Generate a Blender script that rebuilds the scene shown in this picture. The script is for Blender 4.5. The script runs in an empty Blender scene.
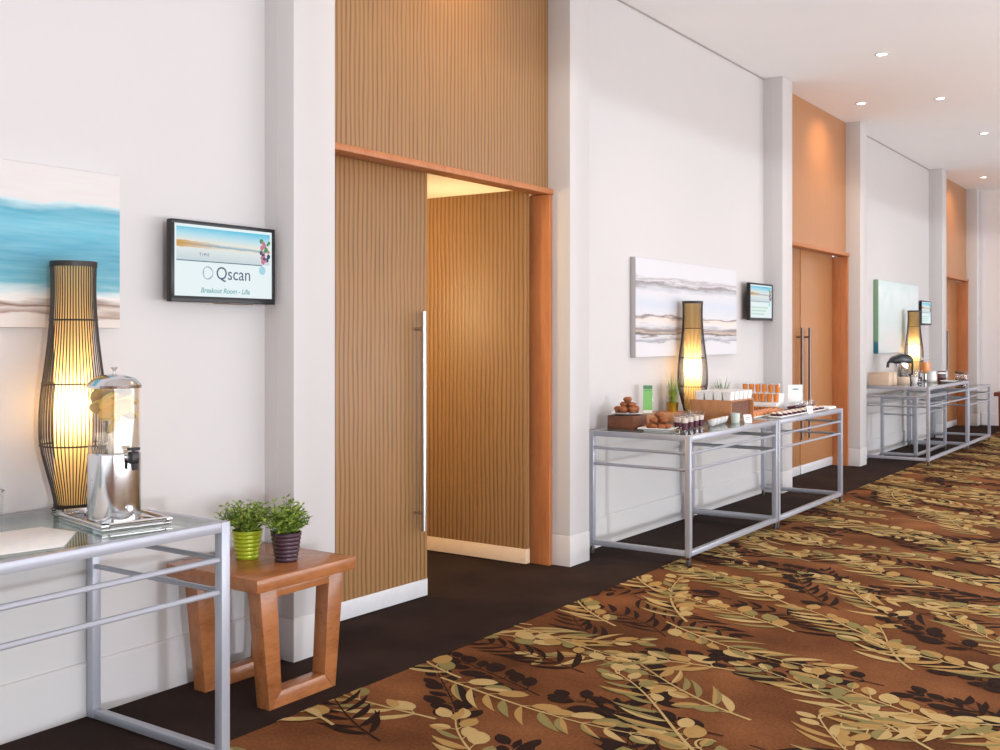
import bpy, bmesh, math, random
from mathutils import Vector, Matrix
random.seed(7)
SC = bpy.context.scene
COL = SC.collection
PI = math.pi
R = math.radians

# ------------------------------------------------------------------ materials
def srgb(r, g, b):
    f = lambda c: (c / 255 / 12.92) if c / 255 <= .04045 else ((c / 255 + .055) / 1.055) ** 2.4
    return (f(r), f(g), f(b), 1)

class NT:
    """small node-tree helper"""
    def __init__(s, name):
        s.m = bpy.data.materials.new(name); s.m.use_nodes = True
        s.t = s.m.node_tree; s.t.nodes.clear()
        s.out = s.t.nodes.new('ShaderNodeOutputMaterial')
    def n(s, typ, **kw):
        nd = s.t.nodes.new(typ)
        for k, v in kw.items():
            if k in nd.inputs.keys(): 
                s.put(nd.inputs[k], v)
            else: setattr(nd, k, v)
        return nd
    def put(s, sock, v):
        if isinstance(v, bpy.types.NodeSocket): s.t.links.new(v, sock)
        else: sock.default_value = v
    def math(s, op, a, b=0.0, c=None):
        nd = s.t.nodes.new('ShaderNodeMath'); nd.operation = op
        s.put(nd.inputs[0], a); s.put(nd.inputs[1], b)
        if c is not None: s.put(nd.inputs[2], c)
        return nd.outputs[0]
    def coord(s):
        tc = s.t.nodes.new('ShaderNodeTexCoord')
        sp = s.t.nodes.new('ShaderNodeSeparateXYZ')
        s.t.links.new(tc.outputs['Object'], sp.inputs[0])
        return tc.outputs['Object'], sp.outputs[0], sp.outputs[1], sp.outputs[2]
    def noise(s, vec, scale, detail=3, rough=.5):
        nd = s.n('ShaderNodeTexNoise'); s.put(nd.inputs['Vector'], vec)
        nd.inputs['Scale'].default_value = scale; nd.inputs['Detail'].default_value = detail
        nd.inputs['Roughness'].default_value = rough
        return nd.outputs['Fac']
    def scale(s, vec, v):
        mp = s.n('ShaderNodeMapping'); s.put(mp.inputs['Vector'], vec); mp.inputs['Scale'].default_value = v
        return mp.outputs[0]
    def ramp(s, fac, stops, interp='LINEAR'):
        nd = s.n('ShaderNodeValToRGB'); s.put(nd.inputs[0], fac)
        cr = nd.color_ramp; cr.interpolation = interp
        while len(cr.elements) < len(stops): cr.elements.new(0.5)
        for e, (p, c) in zip(cr.elements, stops): e.position = p; e.color = c
        return nd.outputs[0]
    def mix(s, fac, a, b):
        nd = s.t.nodes.new('ShaderNodeMix'); nd.data_type = 'RGBA'
        s.put(nd.inputs[0], fac); s.put(nd.inputs[6], a); s.put(nd.inputs[7], b)
        return nd.outputs[2]
    def bsdf(s, color, rough=.5, metal=0, **kw):
        p = s.n('ShaderNodeBsdfPrincipled')
        s.put(p.inputs['Base Color'], color); s.put(p.inputs['Roughness'], rough); s.put(p.inputs['Metallic'], metal)
        for k, v in kw.items(): s.put(p.inputs[k], v)
        s.t.links.new(p.outputs[0], s.out.inputs[0])
        return p
    def bump(s, p, h, strength=.3, dist=.002):
        b = s.n('ShaderNodeBump'); s.put(b.inputs['Height'], h)
        b.inputs['Strength'].default_value = strength; b.inputs['Distance'].default_value = dist
        s.t.links.new(b.outputs[0], p.inputs['Normal'])

def plain(name, c, rough=.5, metal=0, nscale=30, namt=.06, **kw):
    t = NT(name); v, x, y, z = t.coord()
    f = t.noise(v, nscale, 2)
    lo = tuple(k * (1 - namt) for k in c[:3]) + (1,); hi = tuple(min(1, k * (1 + namt)) for k in c[:3]) + (1,)
    t.bsdf(t.mix(f, lo, hi), rough, metal, **kw)
    return t.m

def emit(name, c, s):
    t = NT(name); e = t.n('ShaderNodeEmission'); e.inputs[0].default_value = c; e.inputs[1].default_value = s
    t.t.links.new(e.outputs[0], t.out.inputs[0]); return t.m

def clear(name, tint=(1, 1, 1, 1), gloss=.08, rough=.02):
    """thin clear glass: passes light straight through and mirrors by Fresnel"""
    t = NT(name)
    tr = t.n('ShaderNodeBsdfTransparent'); tr.inputs[0].default_value = tint
    gl = t.n('ShaderNodeBsdfGlossy'); gl.inputs['Roughness'].default_value = rough; gl.inputs[0].default_value = (1, 1, 1, 1)
    fr = t.n('ShaderNodeLayerWeight'); fr.inputs[0].default_value = .5
    f = t.math('ADD', t.math('MULTIPLY', t.math('POWER', fr.outputs['Facing'], 4.5), .7), gloss)
    mx = t.n('ShaderNodeMixShader'); t.put(mx.inputs[0], f)
    t.t.links.new(tr.outputs[0], mx.inputs[1]); t.t.links.new(gl.outputs[0], mx.inputs[2])
    t.t.links.new(mx.outputs[0], t.out.inputs[0])
    return t.m

def ribbed_wood(name, base, dark, rough=.45, pitch=.034, spec=.5):
    """vertical-striped veneer: stripes run along z"""
    t = NT(name); v, x, y, z = t.coord()
    u = t.math('ADD', x, y)
    wob = t.noise(t.scale(v, (3, 3, .9)), 2.2, 2)
    ph = t.math('ADD', t.math('MULTIPLY', u, 2 * PI / pitch), t.math('MULTIPLY', wob, 5.5))
    sn = t.math('SINE', ph)
    f = t.math('MULTIPLY_ADD', sn, .5, .5)
    fine = t.noise(t.scale(v, (60, 60, .8)), 3.0, 4, .6)
    f2 = t.math('ADD', t.math('MULTIPLY', f, .52), t.math('MULTIPLY', fine, .62))
    col = t.ramp(f2, [(.22, dark), (.5, base), (.95, tuple(min(1, k * 1.22) for k in base[:3]) + (1,))])
    p = t.bsdf(col, rough, 0)
    p.inputs['Specular IOR Level'].default_value = spec
    t.bump(p, f, .35, .003)
    return t.m

def wood(name, base, dark, rough=.35, grain=(1, 1, 1), sc=14, spec=.5):
    t = NT(name); v, x, y, z = t.coord()
    g = t.noise(t.scale(v, grain), sc, 5, .6)
    g2 = t.noise(t.scale(v, tuple(k * 3 for k in grain)), sc * 2.5, 3)
    f = t.math('ADD', t.math('MULTIPLY', g, .7), t.math('MULTIPLY', g2, .3))
    p = t.bsdf(t.ramp(f, [(.3, dark), (.55, base), (.8, tuple(min(1, k * 1.15) for k in base[:3]) + (1,))]), rough)
    p.inputs['Specular IOR Level'].default_value = spec
    return t.m

M = {}
M['paint'] = plain('wall_paint', srgb(202, 197, 195), .55, 0, 3, .012)
M['ceil'] = plain('ceiling_paint', srgb(249, 247, 247), .8, 0, 3, .012)
M['zebra'] = ribbed_wood('striped_veneer', srgb(148, 109, 68), srgb(104, 72, 42), .46)
M['veneer'] = ribbed_wood('plain_veneer', srgb(172, 120, 78), srgb(154, 104, 66), .3, .03)
M['jamb'] = wood('jamb_wood', srgb(184, 116, 70), srgb(164, 98, 56), .4, (1, 1, .12), 20)
M['cherry'] = wood('cherry_wood', srgb(164, 104, 62), srgb(132, 78, 44), .25, (1, .16, .6), 22)
M['tan'] = wood('tan_wood', srgb(186, 128, 84), srgb(160, 104, 66), .5, (1, 1, .3), 18)
M['walnut'] = wood('walnut', srgb(120, 72, 46), srgb(72, 42, 28), .5, (.3, 1, 1), 26)
M['kick'] = plain('kick_plate', srgb(205, 203, 204), .35, 0)
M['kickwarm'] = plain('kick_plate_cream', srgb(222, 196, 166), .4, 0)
M['frame'] = plain('silver_painted_steel', srgb(174, 176, 186), .36, .35, 40, .03)
M['chrome'] = plain('polished_steel', srgb(225, 225, 226), .12, 1, 10, .01)
M['brushed'] = plain('brushed_steel', srgb(190, 188, 186), .28, 1, 10, .03)
M['bronze'] = plain('dark_bronze_steel', srgb(120, 104, 96), .4, .8, 10, .03)
M['black'] = plain('black_plastic', srgb(16, 16, 20), .35)
M['rattan'] = plain('dark_rattan', srgb(38, 27, 22), .5, 0, 60, .3)
M['rubber'] = plain('caster_rubber', srgb(58, 56, 56), .5)
M['white'] = plain('white_china', srgb(238, 236, 233), .2)
M['paper'] = plain('white_paper', srgb(240, 236, 232), .7)
M['glass'] = clear('table_glass', srgb(222, 232, 228), .06)
M['clear'] = clear('clear_acrylic', (.97, .97, .97, 1), .03)
M['bulb'] = emit('warm_bulb', (1, .72, .38, 1), 14)
M['down'] = emit('downlight_lens', (1, .93, .85, 1), 9)
M['canvas'] = plain('canvas_edge', srgb(208, 203, 199), .8)
M['canvasgrey'] = plain('canvas_edge_grey', srgb(176, 170, 170), .8)
M['gold'] = plain('brass_pot', srgb(196, 160, 60), .25, .8)
M['greenpot'] = plain('lime_glazed_metal', srgb(160, 172, 34), .3, .25, 60, .1)
M['plumpot'] = plain('plum_glazed_metal', srgb(72, 50, 60), .28, .35, 60, .1)
M['soil'] = plain('soil', srgb(40, 30, 22), .9, 0, 80, .4)
M['muffin'] = plain('baked_crust', srgb(150, 86, 44), .7, 0, 70, .4)
M['pastry'] = plain('golden_pastry', srgb(206, 140, 82), .6, 0, 70, .3)
M['salmon'] = plain('salmon_filling', srgb(226, 150, 108), .5, 0, 80, .3)
M['berry'] = plain('berry_layer', srgb(92, 24, 52), .25)
M['cream'] = plain('cream_layer', srgb(238, 222, 210), .4, 0, 90, .1)
M['oj'] = plain('orange_juice', srgb(238, 140, 44), .2)
M['jam'] = plain('dark_jam', srgb(70, 20, 36), .25)
M['lidbrown'] = plain('brown_lid', srgb(120, 82, 56), .4)
M['carton'] = plain('beige_card_box', srgb(206, 180, 158), .7)
M['ink'] = plain('grey_ink', srgb(96, 100, 112), .7)
M['inkdark'] = plain('dark_ink', srgb(70, 70, 92), .7)
M['inkgreen'] = plain('green_ink', srgb(84, 128, 104), .7)
M['citrus'] = plain('citrus_slice', srgb(244, 206, 110), .35, 0, 60, .12)
M['citrusrind'] = plain('citrus_rind', srgb(226, 196, 70), .4)
M['stemgreen'] = plain('stem_green', srgb(84, 110, 44), .5)
M['endwall'] = plain('end_wall_paint', srgb(234, 227, 225), .7, 0, 3, .012)
M['chairwood'] = wood('reddish_wood', srgb(128, 66, 44), srgb(92, 44, 30), .4, (1, 1, .3), 18)

def leafmat(name, a, b):
    t = NT(name); v, x, y, z = t.coord()
    f = t.noise(v, 26, 2)
    t.bsdf(t.ramp(f, [(.35, a), (.65, b)]), .45)
    return t.m
M['leaf'] = leafmat('plant_leaf', srgb(78, 112, 32), srgb(164, 182, 76))
M['leafdark'] = leafmat('plant_leaf_dark', srgb(52, 78, 36), srgb(118, 142, 84))
M['leafgrey'] = leafmat('plant_leaf_grey', srgb(96, 124, 92), srgb(160, 178, 150))

# shade liner: translucent paper
t = NT('paper_liner')
df = t.n('ShaderNodeBsdfDiffuse'); df.inputs[0].default_value = srgb(246, 216, 160)
tl = t.n('ShaderNodeBsdfTranslucent'); tl.inputs[0].default_value = srgb(255, 230, 178)
mx = t.n('ShaderNodeMixShader'); mx.inputs[0].default_value = .75
t.t.links.new(df.outputs[0], mx.inputs[1]); t.t.links.new(tl.outputs[0], mx.inputs[2]); t.t.links.new(mx.outputs[0], t.out.inputs[0])
M['liner'] = t.m

# water: faint tinted transparency
M['water'] = clear('iced_water', srgb(242, 236, 226), .02)

# dark border carpet
t = NT('dark_border_carpet'); v, x, y, z = t.coord()
f = t.noise(v, 2.2, 3); f2 = t.noise(v, 220, 2)
f3 = t.math('ADD', t.math('MULTIPLY', f, .6), t.math('MULTIPLY', f2, .4))
p = t.bsdf(t.ramp(f3, [(.3, srgb(34, 25, 23)), (.7, srgb(62, 47, 42))]), .95)
p.inputs['Specular IOR Level'].default_value = .1
t.bump(p, f2, .6, .004)
M['border'] = t.m
# rust carpet ground
t = NT('rust_carpet'); v, x, y, z = t.coord()
f = t.noise(v, 1.6, 4); f2 = t.noise(v, 75, 3, .7)
f3 = t.math('ADD', t.math('MULTIPLY', f, .65), t.math('MULTIPLY', f2, .35))
p = t.bsdf(t.ramp(f3, [(.32, srgb(74, 44, 25)), (.5, srgb(112, 69, 41)), (.68, srgb(148, 98, 62))]), .95)
p.inputs['Specular IOR Level'].default_value = .1
M['rust'] = t.m
def yarn(name, c):
    t = NT(name); v, x, y, z = t.coord()
    f = t.noise(v, 140, 2)
    p = t.bsdf(t.mix(f, tuple(k * .82 for k in c[:3]) + (1,), tuple(min(1, k * 1.15) for k in c[:3]) + (1,)), .95)
    p.inputs['Specular IOR Level'].default_value = .1
    return t.m
M['yc'] = yarn('cream_yarn', srgb(188, 162, 110))
M['yg'] = yarn('gold_yarn', srgb(172, 138, 84))
M['yo'] = yarn('olive_yarn', srgb(138, 126, 80))
M['yd'] = yarn('dark_yarn', srgb(44, 29, 24))

# ------------------------------------------------------------------ mesh builder
class MB:
    def __init__(s): s.v = []; s.f = []; s.mi = []
    def add(s, verts, faces, mi=0):
        o = len(s.v); s.v += [tuple(p) for p in verts]
        for f in faces: s.f.append(tuple(i + o for i in f)); s.mi.append(mi)
        return s
    def bm(s, b, mi=0, mat=None):
        b.verts.index_update()
        vs = [(mat @ q.co if mat else q.co.copy()) for q in b.verts]
        s.add(vs, [[q.index for q in f.verts] for f in b.faces], mi); b.free(); return s
    def box(s, x0, y0, z0, x1, y1, z1, bev=0, mi=0, seg=2, mat=None):
        b = bmesh.new(); bmesh.ops.create_cube(b, size=1)
        for q in b.verts:
            q.co = Vector(((x0 + x1) / 2 + q.co.x * (x1 - x0), (y0 + y1) / 2 + q.co.y * (y1 - y0), (z0 + z1) / 2 + q.co.z * (z1 - z0)))
        if bev: bmesh.ops.bevel(b, geom=list(b.edges), offset=bev, segments=seg, profile=.5, affect='EDGES')
        return s.bm(b, mi, mat)
    def prism(s, poly, z0, z1, mi=0, bev=0, mat=None):
        """poly in xy, extruded along z"""
        b = bmesh.new()
        vs = [b.verts.new((x, y, z0)) for x, y in poly]
        f = b.faces.new(vs)
        r = bmesh.ops.extrude_face_region(b, geom=[f])
        for q in r['geom']:
            if isinstance(q, bmesh.types.BMVert): q.co.z = z1
        bmesh.ops.recalc_face_normals(b, faces=b.faces)
        if bev: bmesh.ops.bevel(b, geom=list(b.edges), offset=bev, segments=2, profile=.5, affect='EDGES')
        return s.bm(b, mi, mat)
    def tube(s, pts, r, n=8, mi=0, closed=False, caps=True):
        pts = [Vector(p) for p in pts]; m = len(pts)
        rr = r if isinstance(r, (list, tuple)) else [r] * m
        up = None; verts = []
        for i, p in enumerate(pts):
            if closed: d = pts[(i + 1) % m] - pts[i - 1]
            else: d = pts[min(i + 1, m - 1)] - pts[max(i - 1, 0)]
            d.normalize()
            if up is None: up = Vector((0, 0, 1)) if abs(d.z) < .9 else Vector((1, 0, 0))
            a = up - d * up.dot(d); a.normalize(); up = a; b = d.cross(a)
            for k in range(n):
                th = 2 * PI * k / n
                verts.append(p + (a * math.cos(th) + b * math.sin(th)) * rr[i])
        faces = []
        for i in range(m if closed else m - 1):
            j = (i + 1) % m
            for k in range(n):
                l = (k + 1) % n
                faces.append((i * n + k, i * n + l, j * n + l, j * n + k))
        if caps and not closed:
            faces.append(tuple(range(n - 1, -1, -1))); faces.append(tuple((m - 1) * n + k for k in range(n)))
        return s.add(verts, faces, mi)
    def lathe(s, prof, n=24, c=(0, 0, 0), mi=0, cap0=True, cap1=True):
        verts = []
        for r, z in prof:
            for k in range(n):
                th = 2 * PI * k / n
                verts.append((c[0] + r * math.cos(th), c[1] + r * math.sin(th), c[2] + z))
        faces = []
        for i in range(len(prof) - 1):
            for k in range(n):
                l = (k + 1) % n
                faces.append((i * n + k, i * n + l, (i + 1) * n + l, (i + 1) * n + k))
        if cap0: faces.append(tuple(range(n - 1, -1, -1)))
        if cap1: faces.append(tuple((len(prof) - 1) * n + k for k in range(n)))
        return s.add(verts, faces, mi)
    def blob(s, c, r, sc=(1, 1, 1), amp=.12, sub=2, seed=0, mi=0):
        b = bmesh.new(); bmesh.ops.create_icosphere(b, subdivisions=sub, radius=1)
        rnd = random.Random(seed); off = [rnd.uniform(0, 6) for _ in range(6)]
        for q in b.verts:
            k = 1 + amp * (math.sin(3 * q.co.x + off[0]) * math.sin(4 * q.co.y + off[1]) + .6 * math.sin(7 * q.co.z + off[2] + 5 * q.co.x))
            q.co = Vector((c[0] + q.co.x * r * k * sc[0], c[1] + q.co.y * r * k * sc[1], c[2] + q.co.z * r * k * sc[2]))
        return s.bm(b, mi)
    def build(s, name, mats, parent=None, smooth=True, angle=35):
        me = bpy.data.meshes.new(name)
        me.from_pydata(s.v, [], s.f)
        if not isinstance(mats, (list, tuple)): mats = [mats]
        for q in mats: me.materials.append(q)
        me.polygons.foreach_set('material_index', s.mi)
        if smooth:
            me.polygons.foreach_set('use_smooth', [True] * len(s.f))
            me.set_sharp_from_angle(angle=R(angle))
        me.update()
        o = bpy.data.objects.new(name, me); COL.objects.link(o)
        if parent: o.parent = parent
        return o

def tag(o, label=None, cat=None, group=None, kind=None):
    if label: o['label'] = label
    if cat: o['category'] = cat
    if group: o['group'] = group
    if kind: o['kind'] = kind
    return o
def thing(name, label, cat, loc=(0, 0, 0), rz=0, group=None, rot=None):
    o = bpy.data.objects.new(name, None); COL.objects.link(o)
    o.empty_display_size = .05
    o.location = loc; o.rotation_euler = rot if rot else (0, 0, rz)
    return tag(o, label, cat, group)
def dup(root, loc, rz=None, label=None, group=None):
    r = root.copy(); COL.objects.link(r); r.location = loc
    if rz is not None: r.rotation_euler = (0, 0, rz)
    if label: r['label'] = label
    if group: r['group'] = group
    for ch in list(root.children):
        c = ch.copy(); COL.objects.link(c); c.parent = r
        for g in list(ch.children):
            d = g.copy(); COL.objects.link(d); d.parent = c
    return r
def struct(name, mb, mat, label=None, cat=None, parent=None, smooth=False):
    o = mb.build(name, mat, parent, smooth)
    if parent is None: tag(o, label, cat, None, 'structure')
    return o
WALLROT = (PI / 2, 0, PI / 2)     # local x = along the corridor, y = up, z = out from the wall

# ------------------------------------------------------------------ the setting
H = 4.0; WX = -.19; YE = 19.6; XR = 7.5; YB = -4.0
BX = .49
struct('floor', MB().box(-5, YB, -.1, BX, YE, 0), M['border'], 'dark brown carpet border along the wall and into the doorway', 'floor')

# patterned carpet -------------------------------------------------
cb = MB()
cb.add([(BX, YB, 0), (XR, YB, 0), (XR, YE, 0), (BX, YE, 0), (BX, YB, -.1), (XR, YB, -.1), (XR, YE, -.1), (BX, YE, -.1)],
       [(0, 1, 2, 3), (7, 6, 5, 4), (0, 4, 5, 1), (1, 5, 6, 2), (2, 6, 7, 3), (3, 7, 4, 0)], 0)
def leaf(base, ang, L, W, z, mi, mi2=None, kind='lance', bend=0.0):
    pts = []
    n = 6
    def wdt(t):
        if kind == 'lance': return W * (math.sin(PI * t ** .8)) * .5
        if kind == 'round': return W * (math.sin(PI * min(1, t * .98 + .02)) ** .62) * .5
        return W * .5 * math.sin(PI * t) ** .8
    def P(t, sgn):
        a = ang + bend * t
        cx = base[0] + math.cos(a) * L * t; cy = base[1] + math.sin(a) * L * t
        w = wdt(t) * sgn
        return (max(BX, cx - math.sin(a) * w), cy + math.cos(a) * w, z)
    ts = [i / n for i in range(n + 1)]
    mid = [P(t, 0) for t in ts]
    up = [P(t, 1) for t in ts[1:-1]]
    dn = [P(t, -1) for t in ts[1:-1]]
    if mid[-1][0] <= BX and mid[0][0] <= BX: return
    if base[1] > YE - .3 or base[1] < 0: return
    cb.add(mid + up, [tuple(list(range(n, -1, -1)) + list(range(n + 1, n + 1 + len(up))))], mi)
    cb.add(mid + dn, [tuple(list(range(0, n + 1)) + list(range(n + len(dn), n, -1)))], mi if mi2 is None else mi2)
def strip(pts, w, z, mi):
    vs = []; fs = []
    for i, p in enumerate(pts):
        a = pts[max(0, i - 1)]; b = pts[min(len(pts) - 1, i + 1)]
        dx, dy = b[0] - a[0], b[1] - a[1]; l = math.hypot(dx, dy) or 1
        ww = w * (1 - .6 * i / len(pts)) / 2
        vs += [(max(BX, p[0] - dy / l * ww), p[1] + dx / l * ww, z), (max(BX, p[0] + dy / l * ww), p[1] - dx / l * ww, z)]
        if i: fs.append((2 * i - 2, 2 * i - 1, 2 * i + 1, 2 * i))
    cb.add(vs, fs, mi)
rc = random.Random(11)
def branch(x, y, ang, L, kind, lay):
    dark = kind == 'dark'
    z0 = (.0004 if dark else .0016) + (lay % 8) * .0004
    step = .100 if not dark else .088
    n = int(L / step); k1 = rc.uniform(-.8, .8); k2 = rc.uniform(-.9, .9)
    sub = 3; pts = []; px, py, a = x, y, ang
    for i in range(n * sub + 1):
        pts.append((px, py, a)); px += math.cos(a) * step / sub; py += math.sin(a) * step / sub
        u = i / (n * sub); a += (k1 * (1 - u) + k2 * u) * 1.5 / (n * sub)
    if all(p[0] < BX - .2 for p in pts) or y > YE + 1: return
    strip([(p[0], p[1]) for p in pts], .015 if not dark else .008, z0 + .0003, 4 if dark else 1)
    lside = 1 if rc.random() < .8 else -1
    style = rc.random()
    for i in range(1, n + 1):
        t = i / n; X, Y, a = pts[i * sub]
        for s in (1, -1):
            z = z0 + (i % 6) * 2.5e-5 + (0 if s > 0 else 1.2e-5) + (i / n) * 1e-4
            if dark: m = m2 = 4
            else:
                m = rc.choice((1, 1, 2, 2, 3, 3)); m2 = m if rc.random() < .5 else rc.choice((1, 2, 3))
            lance = (s == lside and t < .85) or (dark and style < .35)
            if lance and not (dark and style > .65):
                l = (.29 - .12 * t) * rc.uniform(.8, 1.15) * (.85 if dark else 1); w = (.040 if not dark else .030) * rc.uniform(.75, 1.3)
                leaf((X, Y), a + s * rc.uniform(.75, 1.15), l, w, z, m, m2, 'lance', -s * .3)
            else:
                if rc.random() < .1: continue
                l = rc.uniform(.10, .16) * (1.1 - .25 * t) * (.92 if dark else 1); w = l * rc.uniform(.46, .68)
                aa = a + s * rc.uniform(.5, 1.0); q = rc.uniform(.015, .05)
                b0 = (X + math.cos(aa) * q, Y + math.sin(aa) * q)
                strip([(X, Y), b0], .007, z, 4 if dark else 1)
                leaf(b0, aa, l, w, z, m, m2, 'round', -s * rc.uniform(-.1, .5))
    X, Y, a = pts[-1]
    if dark or rc.random() < .6: leaf((X, Y), a, .09, .034, z0 + .00035, 4 if dark else 2)
    else:
        tp = []; q = a
        for k in range(16): tp.append((X, Y)); X += math.cos(q) * .011; Y += math.sin(q) * .011; q -= lside * (.1 + .02 * k)
        strip(tp, .012, z0 + .0003, 1)
def curl(x, y, ang, L, lay):
    z = .0036 + (lay % 3) * 2e-4
    for sgn in (1, -1):
        pts = []; px, py, a = x, y, ang
        for i in range(60):
            t = i / 59; pts.append((px, py))
            px += math.cos(a) * L / 60 * (1.3 - t); py += math.sin(a) * L / 60 * (1.3 - t); a += sgn * (.012 + .36 * t ** 4)
        strip(pts, .012, z + (sgn > 0) * 1e-4, 1)
lay = 0
TH = R(-25); ux, uy = math.cos(TH), math.sin(TH); vx, vy = -uy, ux
for rw in range(-2, 86):
    for dk in (0, 1):
        off = rw * .36 + (.17 if dk else 0)
        tt = -11 + rc.uniform(0, 1.6)
        while tt < 9.5:
            L = rc.uniform(.75, 1.15) if not dk else rc.uniform(.7, 1.2)
            o2 = off + rc.uniform(-.07, .07)
            X = .2 + ux * tt + vx * o2; Y = .8 + uy * tt + vy * o2
            an = TH + R(rc.gauss(0, 15))
            if rc.random() < .85: X += ux * L; Y += uy * L; an += PI
            if -1.5 < X < 6.2 and -1 < Y < YE + .5:
                branch(X, Y, an, L, 'dark' if dk else 'cream', lay)
                if not dk and rc.random() < .22: curl(X + ux * .5, Y + uy * .5 + .18, an + rc.uniform(-.4, .4), rc.uniform(.45, .7), lay)
                lay += 1
            tt += L * (.95 if not dk else 1.15)
struct('floor_carpet', cb, [M['rust'], M['yc'], M['yg'], M['yo'], M['yd']], 'rust brown carpet with cream and black leaf fronds', 'carpet')

struct('ceiling', MB().box(WX - .12, YB, H, XR + .2, YE + .2, H + .15), M['ceil'], 'plain white ceiling dotted with small downlights', 'ceiling')

# the door bays: (y0, y1) openings, columns 0.25 wide on both sides
BAYS = [(3.765, 5.965), (10.205, 12.51), (16.99, 19.3)]
CW = .255
cols = []
for a, b in BAYS: cols += [(a - CW - .02, a), (b, b + CW)]
# white wall bays
w = MB()
segs = [(YB, cols[0][0]), (cols[1][1], cols[2][0]), (cols[3][1], cols[4][0])]
wl = MB()
for a, b in segs: wl.box(WX - .12, a, 0, WX, b, H)
struct('wall_left', wl, M['paint'], 'white wall bays between the columns on the left side', 'wall')
m = MB()
for a, b in segs: m.box(WX, a, H - .014, WX + .004, b, H)
struct('trim_shadow_gap', m, plain('shadow_gap_grey', srgb(158, 148, 144), .8), 'thin grey joint line between wall and ceiling', 'trim')
bb = 0
for a, b in segs:
    bb += 1
    m = MB().prism([(0, 0), (.016, 0), (.016, .2), (.008, .212), (0, .212)], a, b - .001, mat=Matrix(((1, 0, 0, WX), (0, 0, 1, 0), (0, 1, 0, 0), (0, 0, 0, 1))))
    struct('baseboard_left_%d' % bb, m, M['paint'], 'white baseboard along the %s wall bay' % ('nearest', 'middle', 'farthest')[bb - 1], 'baseboard')
cn = ('first column, left of the open doorway', 'second column, right of the open doorway', 'third column, left of the closed double doors',
      'fourth column, right of the closed double doors', 'fifth column, left of the farthest doorway', 'last column, beside the end wall')
for i, (a, b) in enumerate(cols):
    m = MB().box(WX - .12, a, .206, 0, b, H, .006)
    m.box(WX - .12, a - .001, 0, .001, b + .001, .2, .005)
    m.box(WX - .12, a + .003, .19, -.003, b - .003, .215)
    if i in (0, 2, 4): m.box(WX - .11, a - .001, .22, -.107, a + .004, H)
    struct('trim_%d' % (i + 1), m, M['paint'], 'white ' + cn[i], 'column', smooth=True)
# above-door veneer panels, heads, jambs
HZ = 2.437
for i, (a, b) in enumerate(BAYS):
    w = ('nearest', 'middle', 'farthest')[i]
    struct('wall_panel_%d' % (i + 1), MB().box(-.245, a, HZ + .034, -.17, b, H), M['zebra'] if i == 0 else M['veneer'], 'tall striped wood veneer panel above the %s doorway' % w, 'wall panel')
    m = MB().box(-.245, a, HZ, -.125, b, HZ + .035, .004)
    struct('trim_head_%d' % (i + 1), m, M['jamb'], 'orange wood door head over the %s doorway' % w, 'door frame', smooth=True)
    m = MB().box(-.40, b - .04, 0, -.135, b, HZ - .001, .003).box(-.40, a, 0, -.115, a + .03, HZ - .001, .003)
    struct('trim_jamb_%d' % (i + 1), m, M['jamb'], 'orange wood jambs of the %s doorway' % w, 'door frame', smooth=True)

# doors: local frame origin at hinge bottom, x along leaf, y thickness, z up
def door_leaf(name, label, wdt, hgt, mat, kickmat, handle_side=None, hz=(.40, 1.645), hm='brushed'):
    root = thing(name, label, 'door'); root['kind'] = 'structure'
    MB().box(0, -.022, .105, wdt, .022, hgt, .002).build('leaf_panel', mat, root)
    MB().box(0, -.025, .008, wdt, .025, .105, .002).build('kick_plate', kickmat, root)
    if handle_side:
        hx = wdt - .105
        h = MB().tube([(hx, handle_side * .085, hz[0]), (hx, handle_side * .085, hz[1])], .016, 14).build('handle', M[hm], root)
        for zz in (hz[0] + .10, hz[1] - .10):
            MB().tube([(hx, handle_side * .022, zz), (hx, handle_side * .085, zz)], .010, 10).build('standoff', M[hm], h)
    return root
# left leaf of the near doorway: a little ajar; hinge at low y.   local x -> world y
d = door_leaf('door_1', 'left leaf of the nearest doorway, nearly closed, with long steel pull handle', 1.012, 2.47, M['zebra'], M['kick'], -1)
d.location = (-.335, 3.815, 0); d.rotation_euler = (0, 0, PI / 2 - R(1.9))
d = door_leaf('door_2', 'right leaf of the nearest doorway, swung wide open into the lit room', .87, 2.47, M['zebra'], M['kickwarm'], None)
d.location = (-.268, 5.872, 0); d.rotation_euler = (0, 0, PI)
d['label'] = 'right leaf of the nearest doorway, swung wide open into the warm lit room'
n = 3
for i, (a, b) in enumerate(BAYS[1:]):
    for s in (0, 1):
        lab = ('left' if s == 0 else 'right') + ' leaf of the ' + ('middle closed double doors with tall pull handle' if i == 0 else 'farthest closed double doors')
        wd = (b - a) / 2 - .037 + (-.02)
        d = door_leaf('door_%d' % n, lab, wd, 2.47, M['veneer'], M['kick'], -1 if s == 0 else 1, (.40, 1.60), 'bronze'); n += 1
        if s == 0: d.location = (-.335, a + .033, 0); d.rotation_euler = (0, 0, PI / 2)
        else: d.location = (-.335, b - .043, 0); d.rotation_euler = (0, 0, -PI / 2)

# room beyond the near doorway
m = MB().box(-5, 2.0, 0, -4.9, 9, 2.75).box(-5, 8.9, 0, WX - .12, 9, 2.75).box(-5, 2.0, 0, -.5, 2.1, 2.75)
struct('wall_inner', m, plain('warm_room_paint', srgb(236, 214, 180), .7), 'cream wall of the room beyond the open doorway', 'wall')
struct('ceiling_inner', MB().box(-5, 2.0, 2.75, WX - .13, 9, 2.85), plain('warm_room_ceiling', srgb(240, 224, 196), .8), 'cream ceiling of the room beyond the open doorway', 'ceiling')

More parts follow.
